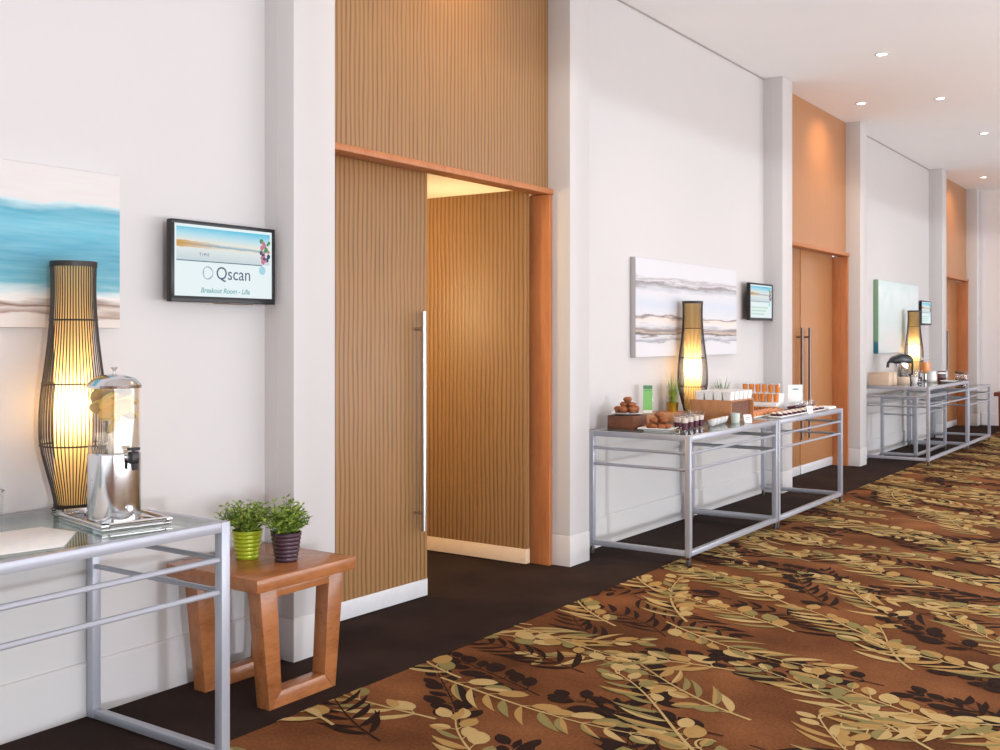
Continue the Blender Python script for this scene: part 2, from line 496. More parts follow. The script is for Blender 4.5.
# end wall and far right window wall
struct('wall_end', MB().box(-.4, YE, 0, XR + .2, YE + .15, H), M['endwall'], 'plain grey-white end wall of the corridor', 'wall')
struct('baseboard_end', MB().box(.02, YE - .016, 0, XR, YE, .21, .004), M['endwall'], 'baseboard along the end wall', 'baseboard')
WY0, WY1, WZ0, WZ1 = -3.6, 18.6, .05, 3.5
m = MB().box(XR, YB, 0, XR + .2, WY0, H).box(XR, WY1, 0, XR + .2, YE + .15, H).box(XR, WY0, WZ1, XR + .2, WY1, H).box(XR, WY0, 0, XR + .2, WY1, WZ0)
struct('wall_right', m, M['paint'], 'white wall around the long window on the right side', 'wall')
m = MB()
for yv in (.2, 2.7, 6.65, 9.2, 13.5):
    m.box(XR + .06, yv - .02, WZ0, XR + .1, yv + .02, WZ1)
struct('window_1', m, M['frame'], 'slim mullions of the long window facing the doors', 'window')
struct('wall_back', MB().box(WX - .12, YB - .15, 0, .3, YB, H).box(7.0, YB - .15, 0, XR + .2, YB, H).box(.3, YB - .15, 3.3, 7.0, YB, H), M['paint'], 'white wall around the added tall window behind', 'wall')
m = MB()  # unseen rear window, added so that light reaches the column sides
for xv in (.3, 1.97, 3.65, 5.32, 6.96): m.box(xv, YB - .1, 0, xv + .04, YB - .06, 3.3)
struct('added_back_window', m, M['frame'], 'slim mullions of the unseen tall window added behind', 'window')

# ------------------------------------------------------------------ console tables
def console_table(label, x0, x1, y0, y1, top, rails, group, casters=True, loc=None):
    cx, cy = (x0 + x1) / 2, (y0 + y1) / 2
    rt = thing('console_table', label, 'table', (cx, cy, 0), 0, group)
    a, b = x0 - cx, x1 - cx; c, e = y0 - cy, y1 - cy; q = .038; zb = .062 if casters else .002
    for X in (a, b - q):
        for Y in (c, e - q):
            lg = MB().box(X, Y, zb, X + q, Y + q, top, .003).build('leg', M['frame'], rt)
            if not casters: continue
            kx, ky = X + q / 2, Y + q / 2
            ca = MB()
            ca.box(kx - .012, ky - .016, .028, kx - .009, ky + .016, .055).box(kx + .009, ky - .016, .028, kx + .012, ky + .016, .055).box(kx - .013, ky - .018, .052, kx + .013, ky + .018, .0625, .002)
            co = ca.build('caster', M['brushed'], rt)
            bmw = bmesh.new(); bmesh.ops.create_cone(bmw, cap_ends=True, segments=20, radius1=.024, radius2=.024, depth=.016)
            MB().bm(bmw, 0, Matrix.Translation((kx, ky + .002, .0245)) @ Matrix.Rotation(PI / 2, 4, 'Y')).build('wheel', M['rubber'], co)
    tf = MB()
    tf.box(a, c + q, top - .036, a + q, e - q, top, .003).box(b - q, c + q, top - .036, b, e - q, top, .003)
    tf.box(a + q, c, top - .036, b - q, c + q, top, .003).box(a + q, e - q, top - .036, b - q, e, top, .003)
    tf.build('top_frame', M['frame'], rt)
    MB().box(a + q - .004, c + q - .004, top - .010, b - q + .004, e - q + .004, top - .001).build('glass_top', M['glass'], rt)
    for zz in rails:
        MB().tube([(b - q / 2, c + q / 2, zz), (b - q / 2, e - q / 2, zz)], .0105, 10).build('side_rail', M['frame'], rt)
        for Y in (c + q / 2, e - q / 2):
            MB().tube([(a + q / 2, Y, zz), (b - q / 2, Y, zz)], .0105, 10).build('end_rail', M['frame'], rt)
    MB().box(b - q + .002, c + q, zb, b - .002, e - q, zb + .034, .003).build('bottom_rail', M['frame'], rt)
    for Y in (c + .002, e - q + .002):
        MB().box(a + q, Y, zb, b - q, Y + q - .004, zb + .034, .003).build('bottom_rail', M['frame'], rt)
    return rt
TG = 'silver glass-topped tables along the wall'
T1 = .846; T2 = .852; T3 = .92; T4 = .815
console_table('silver metal table with glass top, nearest, holding the water dispenser', -.165, .625, .62, 2.567, T1, (.712, .597), TG, False)
console_table('silver glass-topped table on casters with muffins and wooden box of white cups', -.125, .638, 6.42, 8.05, T2, (.735, .625), TG)
console_table('silver glass-topped table on casters with orange juice glasses, before closed doors', -.125, .638, 8.068, 9.72, T2, (.735, .625), TG)
console_table('tall far silver table carrying the coffee flask and beige boxes', -.12, .665, 12.93, 15.15, T3, (.80, .69), TG)
console_table('lower silver table nested beneath the tall far table', .0, .43, 13.35, 14.95, .78, (.66, .56), TG)
console_table('farthest low silver table, with the jam jars', -.12, .665, 15.17, 16.70, T4, (.70, .59), TG)

# ------------------------------------------------------------------ lamps
def make_lamp(label, loc):
    rt = thing('table_lamp', label, 'lamp', loc, 0, 'tall dark cane table lamps')
    K = .00376
    prof_px = [(504, 17.5), (490, 20), (470, 25), (443, 31), (425, 32), (405, 31.3), (382, 29), (350, 25), (319, 22.0), (297, 21), (280, 20.8), (262, 21.3)]
    prof = [(r * K, .022 + (504 - v) * K) for v, r in prof_px]
    # fine profile
    fine = []
    for i in range(len(prof) - 1):
        p0 = prof[max(0, i - 1)]; p1 = prof[i]; p2 = prof[i + 1]; p3 = prof[min(len(prof) - 1, i + 2)]
        for k in range(3):
            u = k / 3
            f = lambda q: .5 * (2 * p1[q] + (p2[q] - p0[q]) * u + (2 * p0[q] - 5 * p1[q] + 4 * p2[q] - p3[q]) * u * u + (3 * p1[q] - p0[q] - 3 * p2[q] + p3[q]) * u ** 3)
            fine.append((f(0), p1[1] + (p2[1] - p1[1]) * u))
    fine.append(prof[-1])
    MB().lathe([(min(r - .006, .068), z) for r, z in fine], 40, cap0=False, cap1=False).build('lamp_shade', M['liner'], rt)
    rb = MB(); N = 52
    for k in range(N):
        th = 2 * PI * k / N
        rb.tube([(r * math.cos(th), r * math.sin(th), z) for r, z in fine[::2] + ([fine[-1]] if len(fine) % 2 == 0 else [])], .0021, 5)
    rb.build('cane_ribs', M['rattan'], rt)
    def rad(z):
        for (r0, z0), (r1, z1) in zip(fine, fine[1:]):
            if z0 <= z <= z1: return r0 + (r1 - r0) * (z - z0) / (z1 - z0)
        return fine[-1][0]
    for v in (443, 382, 319):
        z = .022 + (504 - v) * K; r = rad(z) + .002
        MB().tube([(r * math.cos(a * PI / 18), r * math.sin(a * PI / 18), z) for a in range(36)], .0032, 6, closed=True).build('hoop', M['rattan'], rt)
    r = fine[-1][0] + .001; zt = fine[-1][1]
    MB().lathe([(r - .007, zt - .012), (r + .003, zt - .016), (r + .003, zt + .004), (r - .007, zt + .004), (r - .007, zt - .012)], 40, cap0=False, cap1=False).build('top_band', M['rattan'], rt)
    r = fine[0][0]
    MB().lathe([(r - .008, .016), (r + .004, .016), (r + .006, .032), (r - .006, .032), (r - .008, .016)], 40, cap0=False, cap1=False).build('bottom_band', M['rattan'], rt)
    MB().lathe([(.001, .018), (r - .008, .018), (r - .008, .023), (.001, .023)], 24).build('base_plate', M['rattan'], rt)
    for k in range(4):
        th = 2 * PI * k / 4 + .5
        cx, sx = math.cos(th), math.sin(th)
        MB().tube([((r - .004) * cx, (r - .004) * sx, .022), ((r + .004) * cx, (r + .004) * sx, .018), ((r + .022) * cx, (r + .022) * sx, .009), ((r + .019) * cx, (r + .019) * sx, .003), ((r + .004) * cx, (r + .004) * sx, .003)], .0028, 6).build('foot', M['rattan'], rt)
    MB().tube([(0, 0, .02), (0, 0, .315)], .008, 8).build('lamp_stem', M['rattan'], rt)
    MB().lathe([(.002, .31), (.014, .315), (.012, .34), (.017, .375), (.018, .40), (.014, .42), (.006, .43), (.001, .431)], 16).build('bulb', M['bulb'], rt)
    L = bpy.data.lights.new('lamp_light', 'POINT'); L.energy = LAMP; L.color = (1, .73, .40); L.shadow_soft_size = .045
    lo = bpy.data.objects.new('lamp_light', L); COL.objects.link(lo); lo.parent = rt; lo.location = (0, 0, .40)
    return rt
LAMP = 9
make_lamp('tall glowing cane lamp beside the water dispenser, nearest', (-.02, 2.375, T1))
make_lamp('glowing cane lamp before the grey painting, between grass pot and cup box', (-.02, 7.915, T2))
make_lamp('far glowing cane lamp behind the coffee flask', (.02, 14.93, T3))

# ------------------------------------------------------------------ water dispenser
DX, DY = .325, 2.305
dp = thing('water_dispenser', 'clear drink dispenser with citrus slices and polished steel base', 'drink dispenser', (DX, DY, T1 + .012), R(-3))
r = .089
MB().lathe([(r, .002), (r + .001, .01), (r + .001, .235), (r - .003, .24), (.001, .24)], 40).build('steel_base', M['chrome'], dp)
MB().lathe([(r - .001, .241), (r - .001, .470), (r - .004, .470), (r - .004, .244), (r - .001, .241)], 40, cap0=False, cap1=False).build('clear_cylinder', M['clear'], dp)
MB().lathe([(.001, .243), (r - .006, .243), (r - .006, .464), (.001, .464)], 32).build('water', M['water'], dp)
ld = MB().lathe([(r + .004, .464), (r + .005, .474), (r - .002, .482), (.075, .495), (.045, .507), (.012, .513), (.001, .514)], 40).build('lid', M['chrome'], dp)
MB().lathe([(.006, .512), (.004, .522), (.012, .535), (.014, .536), (.005, .528), (.001, .527)], 16).build('knob', M['chrome'], ld)
# tap: local +y side turned towards the room
tp = MB().tube([(r - .004, 0, .225), (r + .03, 0, .225)], .012, 12).build('tap', M['brushed'], dp)
MB().box(r + .012, -.014, .205, r + .042, .014, .248, .005).tube([(r + .03, 0, .21), (r + .036, 0, .185)], .011, 10).build('tap_body', M['black'], tp)
MB().box(r + .02, -.022, .252, r + .036, .022, .262, .003).tube([(r + .028, 0, .245), (r + .028, 0, .256)], .005, 8).build('tap_lever', M['black'], tp)
MB().tube([(r - .002, 0, .05), (r + .008, 0, .05)], .011, 12).build('drain_plug', M['brushed'], dp)
sl = random.Random(4)
for k in range(13):
    lv, an = divmod(k, 3); a = an * 2 * PI / 3 + lv * 1.1; rr = .042; z = .442 - lv * .021
    if k == 12: a, rr, z = 2.6, .045, .335
    tl_ = sl.uniform(.3, .85) if k < 12 else 1.1
    mt = Matrix.Translation((rr * math.cos(a), rr * math.sin(a), z)) @ Matrix.Rotation(sl.uniform(0, 6), 4, 'Z') @ Matrix.Rotation(tl_, 4, 'X')
    b = MB(); rs = sl.uniform(.036, .041)
    vs = []
    for zz in (-.0045, .0045):
        vs += [mt @ Vector((rs * math.cos(q * PI / 10), rs * math.sin(q * PI / 10), zz)) for q in range(20)]
    b.add(vs, [tuple(range(19, -1, -1)), tuple(range(20, 40))], 0)
    b.add(vs, [(q, (q + 1) % 20, 20 + (q + 1) % 20, 20 + q) for q in range(20)], 1)
    o = b.build('citrus_slice', [M['citrus'], M['citrusrind']])
    o.location = dp.location; o.rotation_euler = dp.rotation_euler
    tag(o, 'pale yellow citrus slice floating inside the water dispenser' if k < 12 else 'lowest citrus slice, sunk below the others in the dispenser', 'citrus slice', 'citrus slices in the dispenser')

# tray under it
ty = thing('serving_tray', 'small rectangular steel tray under the water dispenser', 'tray', (.285, 2.335, T1), R(-12))
MB().box(-.19, -.125, .001, .19, .125, .008, .003).build('tray_base', M['chrome'], ty)
MB().tube([(-.185, -.12, .017), (.185, -.12, .017), (.185, .12, .017), (-.185, .12, .017)], .007, 8, closed=True).build('tray_rim', M['chrome'], ty)
for sx in (-1, 1):
    MB().tube([(sx * .182, -.10, .008), (sx * .195, -.10, .024), (sx * .195, .10, .024), (sx * .182, .10, .008)], .006, 8).build('tray_handle', M['chrome'], ty)
# paper
o = MB().prism([(-.16, -.30), (.20, -.30), (.23, .16), (.02, .30), (-.15, .26)], 0, .004, bev=.001).build('placemat', M['paper'])
o.location = (.31, 1.83, T1); o.rotation_euler = (0, 0, R(-8)); tag(o, 'white paper placemat on the glass table, left edge', 'placemat')
g = thing('drinking_glass', 'clear drinking glass on the nearest table, cut by the left edge', 'glass', (.075, 2.005, T1))
MB().lathe([(.001, .0), (.030, 0), (.036, .13), (.0335, .13), (.028, .008), (.001, .008)], 24, cap0=True, cap1=True).build('tumbler', M['clear'], g)
MB().lathe([(.034, .126), (.037, .126), (.037, .131), (.034, .131), (.034, .126)], 24, cap0=False, cap1=False).build('rim', M['brushed'], g)

# ------------------------------------------------------------------ side table
def side_table(label, loc, mat):
    rt = thing('side_table', label, 'side table', loc)
    MB().box(-.275, -.285, .49, .275, .285, .545, .005).build('table_top', mat, rt)
    for X in (-.215, .17):
        fr = MB()
        mt = Matrix(((0, 0, 1, X), (1, 0, 0, 0), (0, 1, 0, 0), (0, 0, 0, 1)))   # local (y, z, x)
        for s in (-1, 1):
            fr.prism([(s * .242, .489), (s * .150, .489), (s * .124, .066), (s * .180, 0.0), (s * .190, 0)][::s], 0, .075, mat=mt, bev=.003)
        fr.prism([(-.180, 0), (.180, 0), (.124, .066), (-.124, .066)], 0.001, .074, mat=mt, bev=.003)
        fr.prism([(-.151, .489), (-.153, .45), (.153, .45), (.151, .489)], .001, .074, mat=mt, bev=.003)
        fr.build('leg_frame', mat, rt)
    return rt
side_table('small square cherry wood side table with two potted plants beside the column', (.135, 3.175, 0), M['cherry'])
o = side_table('small reddish wood side table at the end wall, right edge of picture', (.675, 18.75, 0), M['chairwood']); o.scale = (1, 1, 1.13)

def pot_plant(name, label, loc, potmat, rx, seed, ribs=7, rb=.042, rt_=.058, h=.118, leafm='leaf', spread=1.0):
    rt = thing(name, label, 'potted plant', loc)
    prof = [(.001, 0), (rb, 0)]
    for k in range(ribs):
        z0 = h * k / ribs; z1 = h * (k + 1) / ribs
        r0 = rb + (rt_ - rb) * k / ribs; r1 = rb + (rt_ - rb) * (k + 1) / ribs
        prof += [(r0 + .0002, z0 + .001), ((r0 + r1) / 2 + .0042, (z0 + z1) / 2), (r1, z1 - .001)]
    prof += [(rt_ + .003, h), (rt_ + .003, h + .003), (rt_ - .002, h + .003), (rt_ - .004, h - .012), (.001, h - .012)]
    MB().lathe(prof, 32).build('pot', potmat, rt)
    MB().lathe([(.001, h - .008), (rt_ - .005, h - .008), (rt_ - .005, h - .0115)], 20, cap1=False).build('soil', M['soil'], rt)
    rn = random.Random(seed); st = MB(); lf = MB()
    for k in range(105):
        az = rn.uniform(0, 2 * PI); el = rn.uniform(.05, 1.0) ** .7; L = rn.uniform(.09, .15) * (1.12 - .25 * el)
        p = Vector((rn.uniform(-.03, .03), rn.uniform(-.03, .03), h - .01)); pts = [p.copy()]
        dirv = Vector((math.cos(az) * el * .9 * spread, math.sin(az) * el * .9 * spread, 1)).normalized()
        for q in range(5):
            p = p + dirv * L / 5; pts.append(p.copy())
            dirv = (dirv + Vector((math.cos(az) * .13 * el, math.sin(az) * .13 * el, -.06 * el))).normalized()
        st.tube(pts, .0011, 4)
        for q in range(1, 6):
            for s in range(3):
                b = pts[q]; a2 = rn.uniform(0, 2 * PI); e2 = rn.uniform(-.2, .9)
                dv = Vector((math.cos(a2), math.sin(a2), e2)).normalized(); ll = rn.uniform(.016, .032); ww = ll * .21
                sd = dv.cross(Vector((rn.uniform(-1, 1), rn.uniform(-1, 1), 1))).normalized()
                nn = dv.cross(sd) * ww * .4
                v0 = b; v1 = b + dv * ll * .5 + sd * ww + nn; v2 = b + dv * ll; v3 = b + dv * ll * .5 - sd * ww + nn
                lf.add([v0, v1, v2, v3], [(0, 1, 2), (0, 2, 3)])
    f = lf.build('foliage', M[leafm], rt, smooth=False)
    st.build('stems', M['stemgreen'], f)
    return rt
pot_plant('potted_plant', 'small bushy green plant in lime green ribbed pot on the side table', (.05, 3.165, .545), M['greenpot'], 0, 3, rb=.046, rt_=.063, h=.12)
pot_plant('potted_plant', 'small bushy green plant in plum ribbed pot on the side table', (.228, 3.222, .545), M['plumpot'], 0, 9, rb=.046, rt_=.063, h=.12)

# ------------------------------------------------------------------ paintings
def sea_mat():
    t = NT('seascape_paint'); v, x, y, z = t.coord()
    n1 = t.noise(t.scale(v, (1.2, 8, 1)), 3, 4); n2 = t.noise(t.scale(v, (2, 30, 1)), 2, 4)
    yy = t.math('ADD', t.math('ADD', y, .03), t.math('MULTIPLY_ADD', n1, .09, -.045))
    f = t.math('MULTIPLY_ADD', yy, 1 / .64, .5)
    a = srgb
    col = t.ramp(f, [(.0, a(214, 202, 194)), (.13, a(212, 198, 188)), (.145, a(150, 120, 104)), (.18, a(206, 190, 178)), (.205, a(120, 84, 68)), (.24, a(226, 216, 206)), (.27, a(196, 206, 206)),
        (.32, a(100, 162, 176)), (.52, a(70, 146, 168)), (.66, a(104, 174, 192)), (.77, a(84, 156, 176)), (.815, a(186, 206, 210)), (.83, a(210, 202, 198)), (1, a(210, 202, 198))])
    col = t.mix(t.math('MULTIPLY', t.math('SUBTRACT', n2, .35), .35), col, a(220, 236, 238))
    t.bsdf(col, .7); return t.m
def grey_mat():
    t = NT('grey_strokes_paint'); v, x, y, z = t.coord()
    n1 = t.noise(t.scale(v, (1.1, 5, 1)), 1.6, 5, .6)
    n2 = t.noise(t.scale(v, (1, 26, 1)), 1.4, 5, .65)
    yy = t.math('ADD', y, t.math('MULTIPLY_ADD', n1, .12, -.06))
    f = t.math('ADD', t.math('MULTIPLY_ADD', yy, 1 / .76, .5), t.math('MULTIPLY_ADD', n2, .12, -.06))
    a = srgb; W = a(208, 206, 209)
    col = t.ramp(f, [(0, W), (.14, W), (.16, a(150, 150, 160)), (.2, W), (.225, a(96, 84, 78)), (.245, a(190, 172, 160)), (.27, a(134, 124, 122)), (.32, W), (.38, a(222, 206, 196)), (.40, a(112, 102, 100)), (.42, W),
        (.55, a(194, 200, 210)), (.66, W), (.70, a(186, 188, 194)), (.745, a(140, 130, 132)), (.77, W), (.79, a(172, 166, 168)), (.82, W), (1, W)])
    t.bsdf(col, .7); return t.m
def pale_mat():
    t = NT('pale_green_paint'); v, x, y, z = t.coord()
    n = t.noise(t.scale(v, (1, 1, 1)), 2.2, 5, .6)
    f = t.math('MULTIPLY_ADD', y, .9, .5)
    a = srgb
    c1 = t.ramp(f, [(0, a(190, 198, 198)), (.2, a(206, 202, 200)), (.45, a(198, 208, 206)), (.8, a(214, 220, 220)), (1, a(192, 210, 210))])
    col = t.mix(t.ramp(n, [(.45, (0, 0, 0, 1)), (.7, (.5, .5, .5, 1))]), c1, a(176, 204, 196))
    t.bsdf(col, .7); return t.m
def edge_mat():
    t = NT('pale_painting_edge'); v, x, y, z = t.coord()
    t.bsdf(t.ramp(t.math('MULTIPLY_ADD', y, 1.0, .5), [(.0, srgb(30, 96, 112)), (.16, srgb(34, 100, 116)), (.2, srgb(112, 146, 116)), (1, srgb(126, 156, 124))]), .7); return t.m
def painting(label, y0, y1, z0, z1, mat, edge, dep=.045):
    rt = thing('painting', label, 'painting', (WX + .002, (y0 + y1) / 2, (z0 + z1) / 2), rot=WALLROT)
    w, h = (y1 - y0) / 2, (z1 - z0) / 2
    MB().box(-w, -h, 0, w, h, dep, .003).build('stretched_canvas', edge, rt)
    n = 24; vs = []
    b = MB(); b.box(-w + .002, -h + .002, dep - .001, w - .002, h - .002, dep + .002)
    b.build('painted_face', mat, rt)
    return rt
painting('teal seascape painting with brown sand band, above the nearest lamp', 1.05, 2.665, 1.535, 2.15, sea_mat(), M['canvas'])
painting('abstract painting of grey and brown horizontal strokes behind the middle lamp', 7.16, 9.13, 1.345, 2.105, grey_mat(), M['canvasgrey'])
painting('pale abstract painting with green side edge, on the farthest wall bay', 13.74, 15.8, 1.29, 2.225, pale_mat(), edge_mat(), .06)

# ------------------------------------------------------------------ televisions
def screen_pic():
    t = NT('beach_picture'); v, x, y, z = t.coord()
    n = t.noise(t.scale(v, (6, 20, 1)), 3, 3)
    yy = t.math('ADD', y, t.math('MULTIPLY', x, .02))
    f = t.math('ADD', t.math('MULTIPLY_ADD', yy, 1 / .15, 0.0), t.math('MULTIPLY_ADD', n, .08, -.04))
    a = srgb
    sky = t.ramp(f, [(0, a(200, 214, 220)), (.36, a(226, 232, 232)), (.42, a(236, 226, 206)), (.46, a(140, 176, 198)), (.54, a(236, 232, 220)), (.74, a(190, 226, 238)), (.97, a(110, 200, 228))])
    sand = t.ramp(x, [(.0, a(214, 168, 90)), (.08, a(214, 168, 90)), (.2, a(240, 226, 204))])
    nd = t.n('ShaderNodeMapRange'); t.put(nd.inputs[0], x); nd.inputs[1].default_value = -.27; nd.inputs[2].default_value = -.02; nd.inputs[3].default_value = 1; nd.inputs[4].default_value = 0
    band = t.math('MULTIPLY', t.math('GREATER_THAN', f, .38), t.math('LESS_THAN', f, .56))
    band = t.math('MULTIPLY', band, t.math('MULTIPLY', nd.outputs[0], 1.0))
    col = t.mix(band, sky, a(206, 158, 84))
    e = t.n('ShaderNodeEmission'); t.put(e.inputs[0], col); e.inputs[1].default_value = 1.0
    t.t.links.new(e.outputs[0], t.out.inputs[0]); return t.m
M['pic'] = screen_pic()
M['screen'] = emit('screen_white', srgb(232, 244, 246), 1.0)
def scol(n, c): M[n] = emit('screen_' + n, srgb(*c), 1.0)
scol('s_text', (100, 102, 130)); scol('s_sub', (138, 184, 188)); scol('s_line', (96, 116, 132)); scol('s_ring', (176, 184, 196))
scol('s_green', (90, 150, 96)); scol('s_pink', (196, 130, 150)); scol('s_blue', (170, 216, 232)); scol('s_dk', (70, 84, 110)); scol('s_pale', (196, 222, 206))
def lettering(txt, size, x, y, z, mat, parent, align='LEFT', name='lettering', shear=0.0, bold=0.0):
    cu = bpy.data.curves.new(name, 'FONT'); cu.body = txt; cu.size = size; cu.align_x = align; cu.extrude = .0002; cu.shear = shear; cu.offset = bold
    o = bpy.data.objects.new(name, cu); COL.objects.link(o)
    dg = bpy.context.evaluated_depsgraph_get(); dg.update()
    me = bpy.data.meshes.new_from_object(o.evaluated_get(dg)); 
    bpy.data.objects.remove(o); bpy.data.curves.remove(cu)
    me.materials.clear(); me.materials.append(mat)
    o = bpy.data.objects.new(name, me); COL.objects.link(o); o.parent = parent; o.location = (x, y, z)
    return o
def disc(b, x, y, z, r, mi=0, n=14): b.add([(x + r * math.cos(2 * PI * k / n), y + r * math.sin(2 * PI * k / n), z) for k in range(n)], [tuple(range(n))], mi)
def television(label, loc, yaw=0, slide=True):
    rt = thing('television', label, 'television', loc, rot=(PI / 2, 0, PI / 2 + yaw), group='wall televisions along the corridor')
    W, Hh = .292, .174
    b = MB()
    b.box(-W, -Hh, -.024, W, Hh, .004, .004)
    b.build('casing', M['black'], rt)
    bz = MB()
    for q in ((-W, -Hh, W, -Hh + .026), (-W, Hh - .016, W, Hh), (-W, -Hh + .026, -W + .017, Hh - .016), (W - .017, -Hh + .026, W, Hh - .016)):
        bz.box(q[0], q[1], .002, q[2], q[3], .010, .002)
    bz.build('bezel', M['black'], rt)
    MB().tube([(-.07, -Hh - .001, .006), (.16, -Hh - .001, .006)], .004, 6).build('trim_strip', M['chrome'], rt)
    x0, x1, y0, y1 = -W + .017, W - .017, -Hh + .026, Hh - .016
    sw, sh = x1 - x0, y1 - y0
    sc = MB().box(x0, y0, .003, x1, y1, .0055).build('screen', M['screen'], rt)
    top = y1 - .012; bot = y0 + sh * .5
    MB().add([(x0 + .012, bot, .0058), (x1 - .012, bot, .0058), (x1 - .012, top, .0058), (x0 + .012, top, .0058)], [(0, 1, 2, 3)]).build('beach_picture', M['pic'], sc, smooth=False).location = (0, 0, 0)
    MB().box(x0 + .012, bot - .004, .0058, x1 - .06, bot, .0062).build('picture_line', M['s_line'], sc, smooth=False)
    fl = MB(); rn = random.Random(2)
    for k in range(24):
        disc(fl, x1 - rn.uniform(.012, .065), y1 - .045 - k * .0042, .0061 + k * .00003, rn.uniform(.006, .012), rn.choice((0, 0, 1, 3)))
    disc(fl, x1 - .058, y0 + sh * .42, .0061, .02, 2)
    fl.build('flower_motif', [M['s_green'], M['s_pink'], M['s_blue'], M['s_dk']], sc, smooth=False)
    rg = MB(); cx, cy, rr = x0 + sw * .325, y0 + sh * .335, .029
    for k in range(40):
        a0, a1 = 2 * PI * k / 40, 2 * PI * (k + 1) / 40
        w0, w1 = .004 + .0035 * math.sin(a0 * 1.5) ** 2, .004 + .0035 * math.sin(a1 * 1.5) ** 2
        rg.add([(cx + rr * math.cos(a0), cy + rr * math.sin(a0), .0061), (cx + rr * math.cos(a1), cy + rr * math.sin(a1), .0061),
                (cx + (rr - w1) * math.cos(a1), cy + (rr - w1) * math.sin(a1), .0061), (cx + (rr - w0) * math.cos(a0), cy + (rr - w0) * math.sin(a0), .0061)], [(0, 1, 2, 3)])
    if not slide:
        for k in range(3): MB().box(x0 + .03, y0 + .03 + k * .03, .0056, x1 - .2 + k * .05, y0 + .042 + k * .03, .0061).build('pale_band', M['s_pale'], sc, smooth=False)
    if slide: rg.build('ring_logo', M['s_ring'], sc, smooth=False)
    if slide: lettering('Qscan', .078, x0 + sw * .405, y0 + sh * .255, .0061, M['s_text'], sc)
    if slide: lettering('Breakout Room - Lilla', .031, x0 + sw * .505, y0 + sh * .055, .0061, M['s_sub'], sc, 'CENTER', shear=.25, bold=.0006)
    if slide: lettering('T I M E', .018, x0 + sw * .24, bot + .022, .0061, M['s_dk'], sc)
    MB().box(-.07, -.06, -.075, .07, .06, -.024, .004).build('wall_bracket', M['black'], rt)
    return rt
television('black wall television showing the white Qscan slide, between seascape and first column', (-.105, 3.172, 1.823))
television('black wall television beside the grey stroke painting', (-.105, 9.63, 1.828), 0, False)
television('farthest black wall television beside the pale painting', (-.105, 16.15, 1.845), 0, False)

# ------------------------------------------------------------------ downlights
dn = 0
DL = [(1.0, 7.4), (1.0, 9.65), (1.03, 11.78), (1.04, 14.1), (.34, 17.98), (.28, 11.55), (.3, 4.88)]
names = ['frontmost of the ceiling row, out over the carpet', 'nearest visible ceiling downlight, over the middle tables', 'middle of the three ceiling downlights over the carpet', 'far ceiling downlight over the carpet at right',
         'ceiling downlight before the farthest doorway', 'ceiling downlight close to the middle wood panel', 'ceiling downlight before the nearest wood panel']
for k in range(8):  # off-view row, added to brighten the end wall and ceiling
    DL.append((3.3, 1.6 + k * 2.3)); names.append('%s unseen downlight added along the corridor middle to brighten it' % ('first', 'second', 'third', 'fourth', 'fifth', 'sixth', 'seventh', 'eighth')[k])
for (x, y), nm in zip(DL, names):
    rt = thing('downlight', 'small round recessed ' + nm, 'downlight', (x, y, H), 0, 'ceiling downlights')
    MB().lathe([(.045, -.001), (.06, -.001), (.062, -.006), (.045, -.008), (.042, -.003), (.045, -.001)], 24, cap0=False, cap1=False).build('trim_ring', M['white'], rt)
    MB().lathe([(.001, -.004), (.044, -.004), (.044, -.002), (.001, -.002)], 24).build('lens', M['down'], rt)
    L = bpy.data.lights.new('downlight_beam', 'SPOT'); L.energy = 60 if x > .6 else 46
    L.color = (1, .86, .70) if x > .6 else (1, .72, .40); L.spot_size = R(110 if x > .6 else 135); L.spot_blend = 1.0; L.shadow_soft_size = .04
    lo = bpy.data.objects.new('downlight_beam', L); COL.objects.link(lo); lo.parent = rt; lo.location = (0, 0, -.02)
    if x < .6: lo.rotation_euler = (0, R(18), 0)

# ------------------------------------------------------------------ middle buffet
def riser(label, x0, x1, y0, y1, z0, z1, mat, cat='wooden box', name='wooden_riser'):
    o = MB().box(-(x1 - x0) / 2, -(y1 - y0) / 2, 0, (x1 - x0) / 2, (y1 - y0) / 2, z1 - z0, .004).build(name, mat)
    o.location = ((x0 + x1) / 2, (y0 + y1) / 2, z0); return tag(o, label, cat)
riser('dark woven wooden box under the round plate of muffins', -.075, .135, 6.60, 6.80, T2, T2 + .098, M['walnut'])
riser('low wooden box behind the square plate, carrying the grass pot', -.165, .02, 7.02, 7.74, T2, T2 + .065, M['tan'])
# round plate + muffins
o = MB().lathe([(.001, .004), (.05, 0), (.06, .002), (.115, .014), (.116, .017), (.06, .006), (.001, .006)], 32, cap0=False, cap1=False).build('round_plate', M['white'])
o.location = (.03, 6.70, T2 + .098); tag(o, 'round white plate of muffins on the dark wooden box', 'plate')
def muffin(label, loc, rz, seed, group):
    rt = thing('muffin', label, 'muffin', loc, rz, group)
    MB().lathe([(.001, 0), (.021, 0), (.027, .026), (.001, .026)], 14).build('muffin_case', M['walnut'], rt)
    MB().blob((0, 0, .031), .031, (1, 1, .62), .12, 2, seed).build('muffin_top', M['muffin'], rt, angle=80)
    return rt
mp = []
for k, (x, y, z) in enumerate([(-.055, -.03, 0), (-.02, .055, 0), (.045, .04, 0), (.055, -.03, 0), (0, -.06, 0), (-.02, -.005, .03), (.035, .0, .03), (.005, .0, .066)]):
    mp.append((.03 + x, 6.70 + y, T2 + .112 + z))
first = muffin('baked muffin among those around the base of the pile on the round plate', mp[0], 0, 1, 'muffins on the round plate')
for k, q in enumerate(mp[1:], 1):
    lab = 'topmost baked muffin of the pile on the round plate' if k == 7 else 'baked muffin in the upper middle of the pile on the round plate' if k in (5, 6) else None
    dup(first, q, k * 1.3, lab)
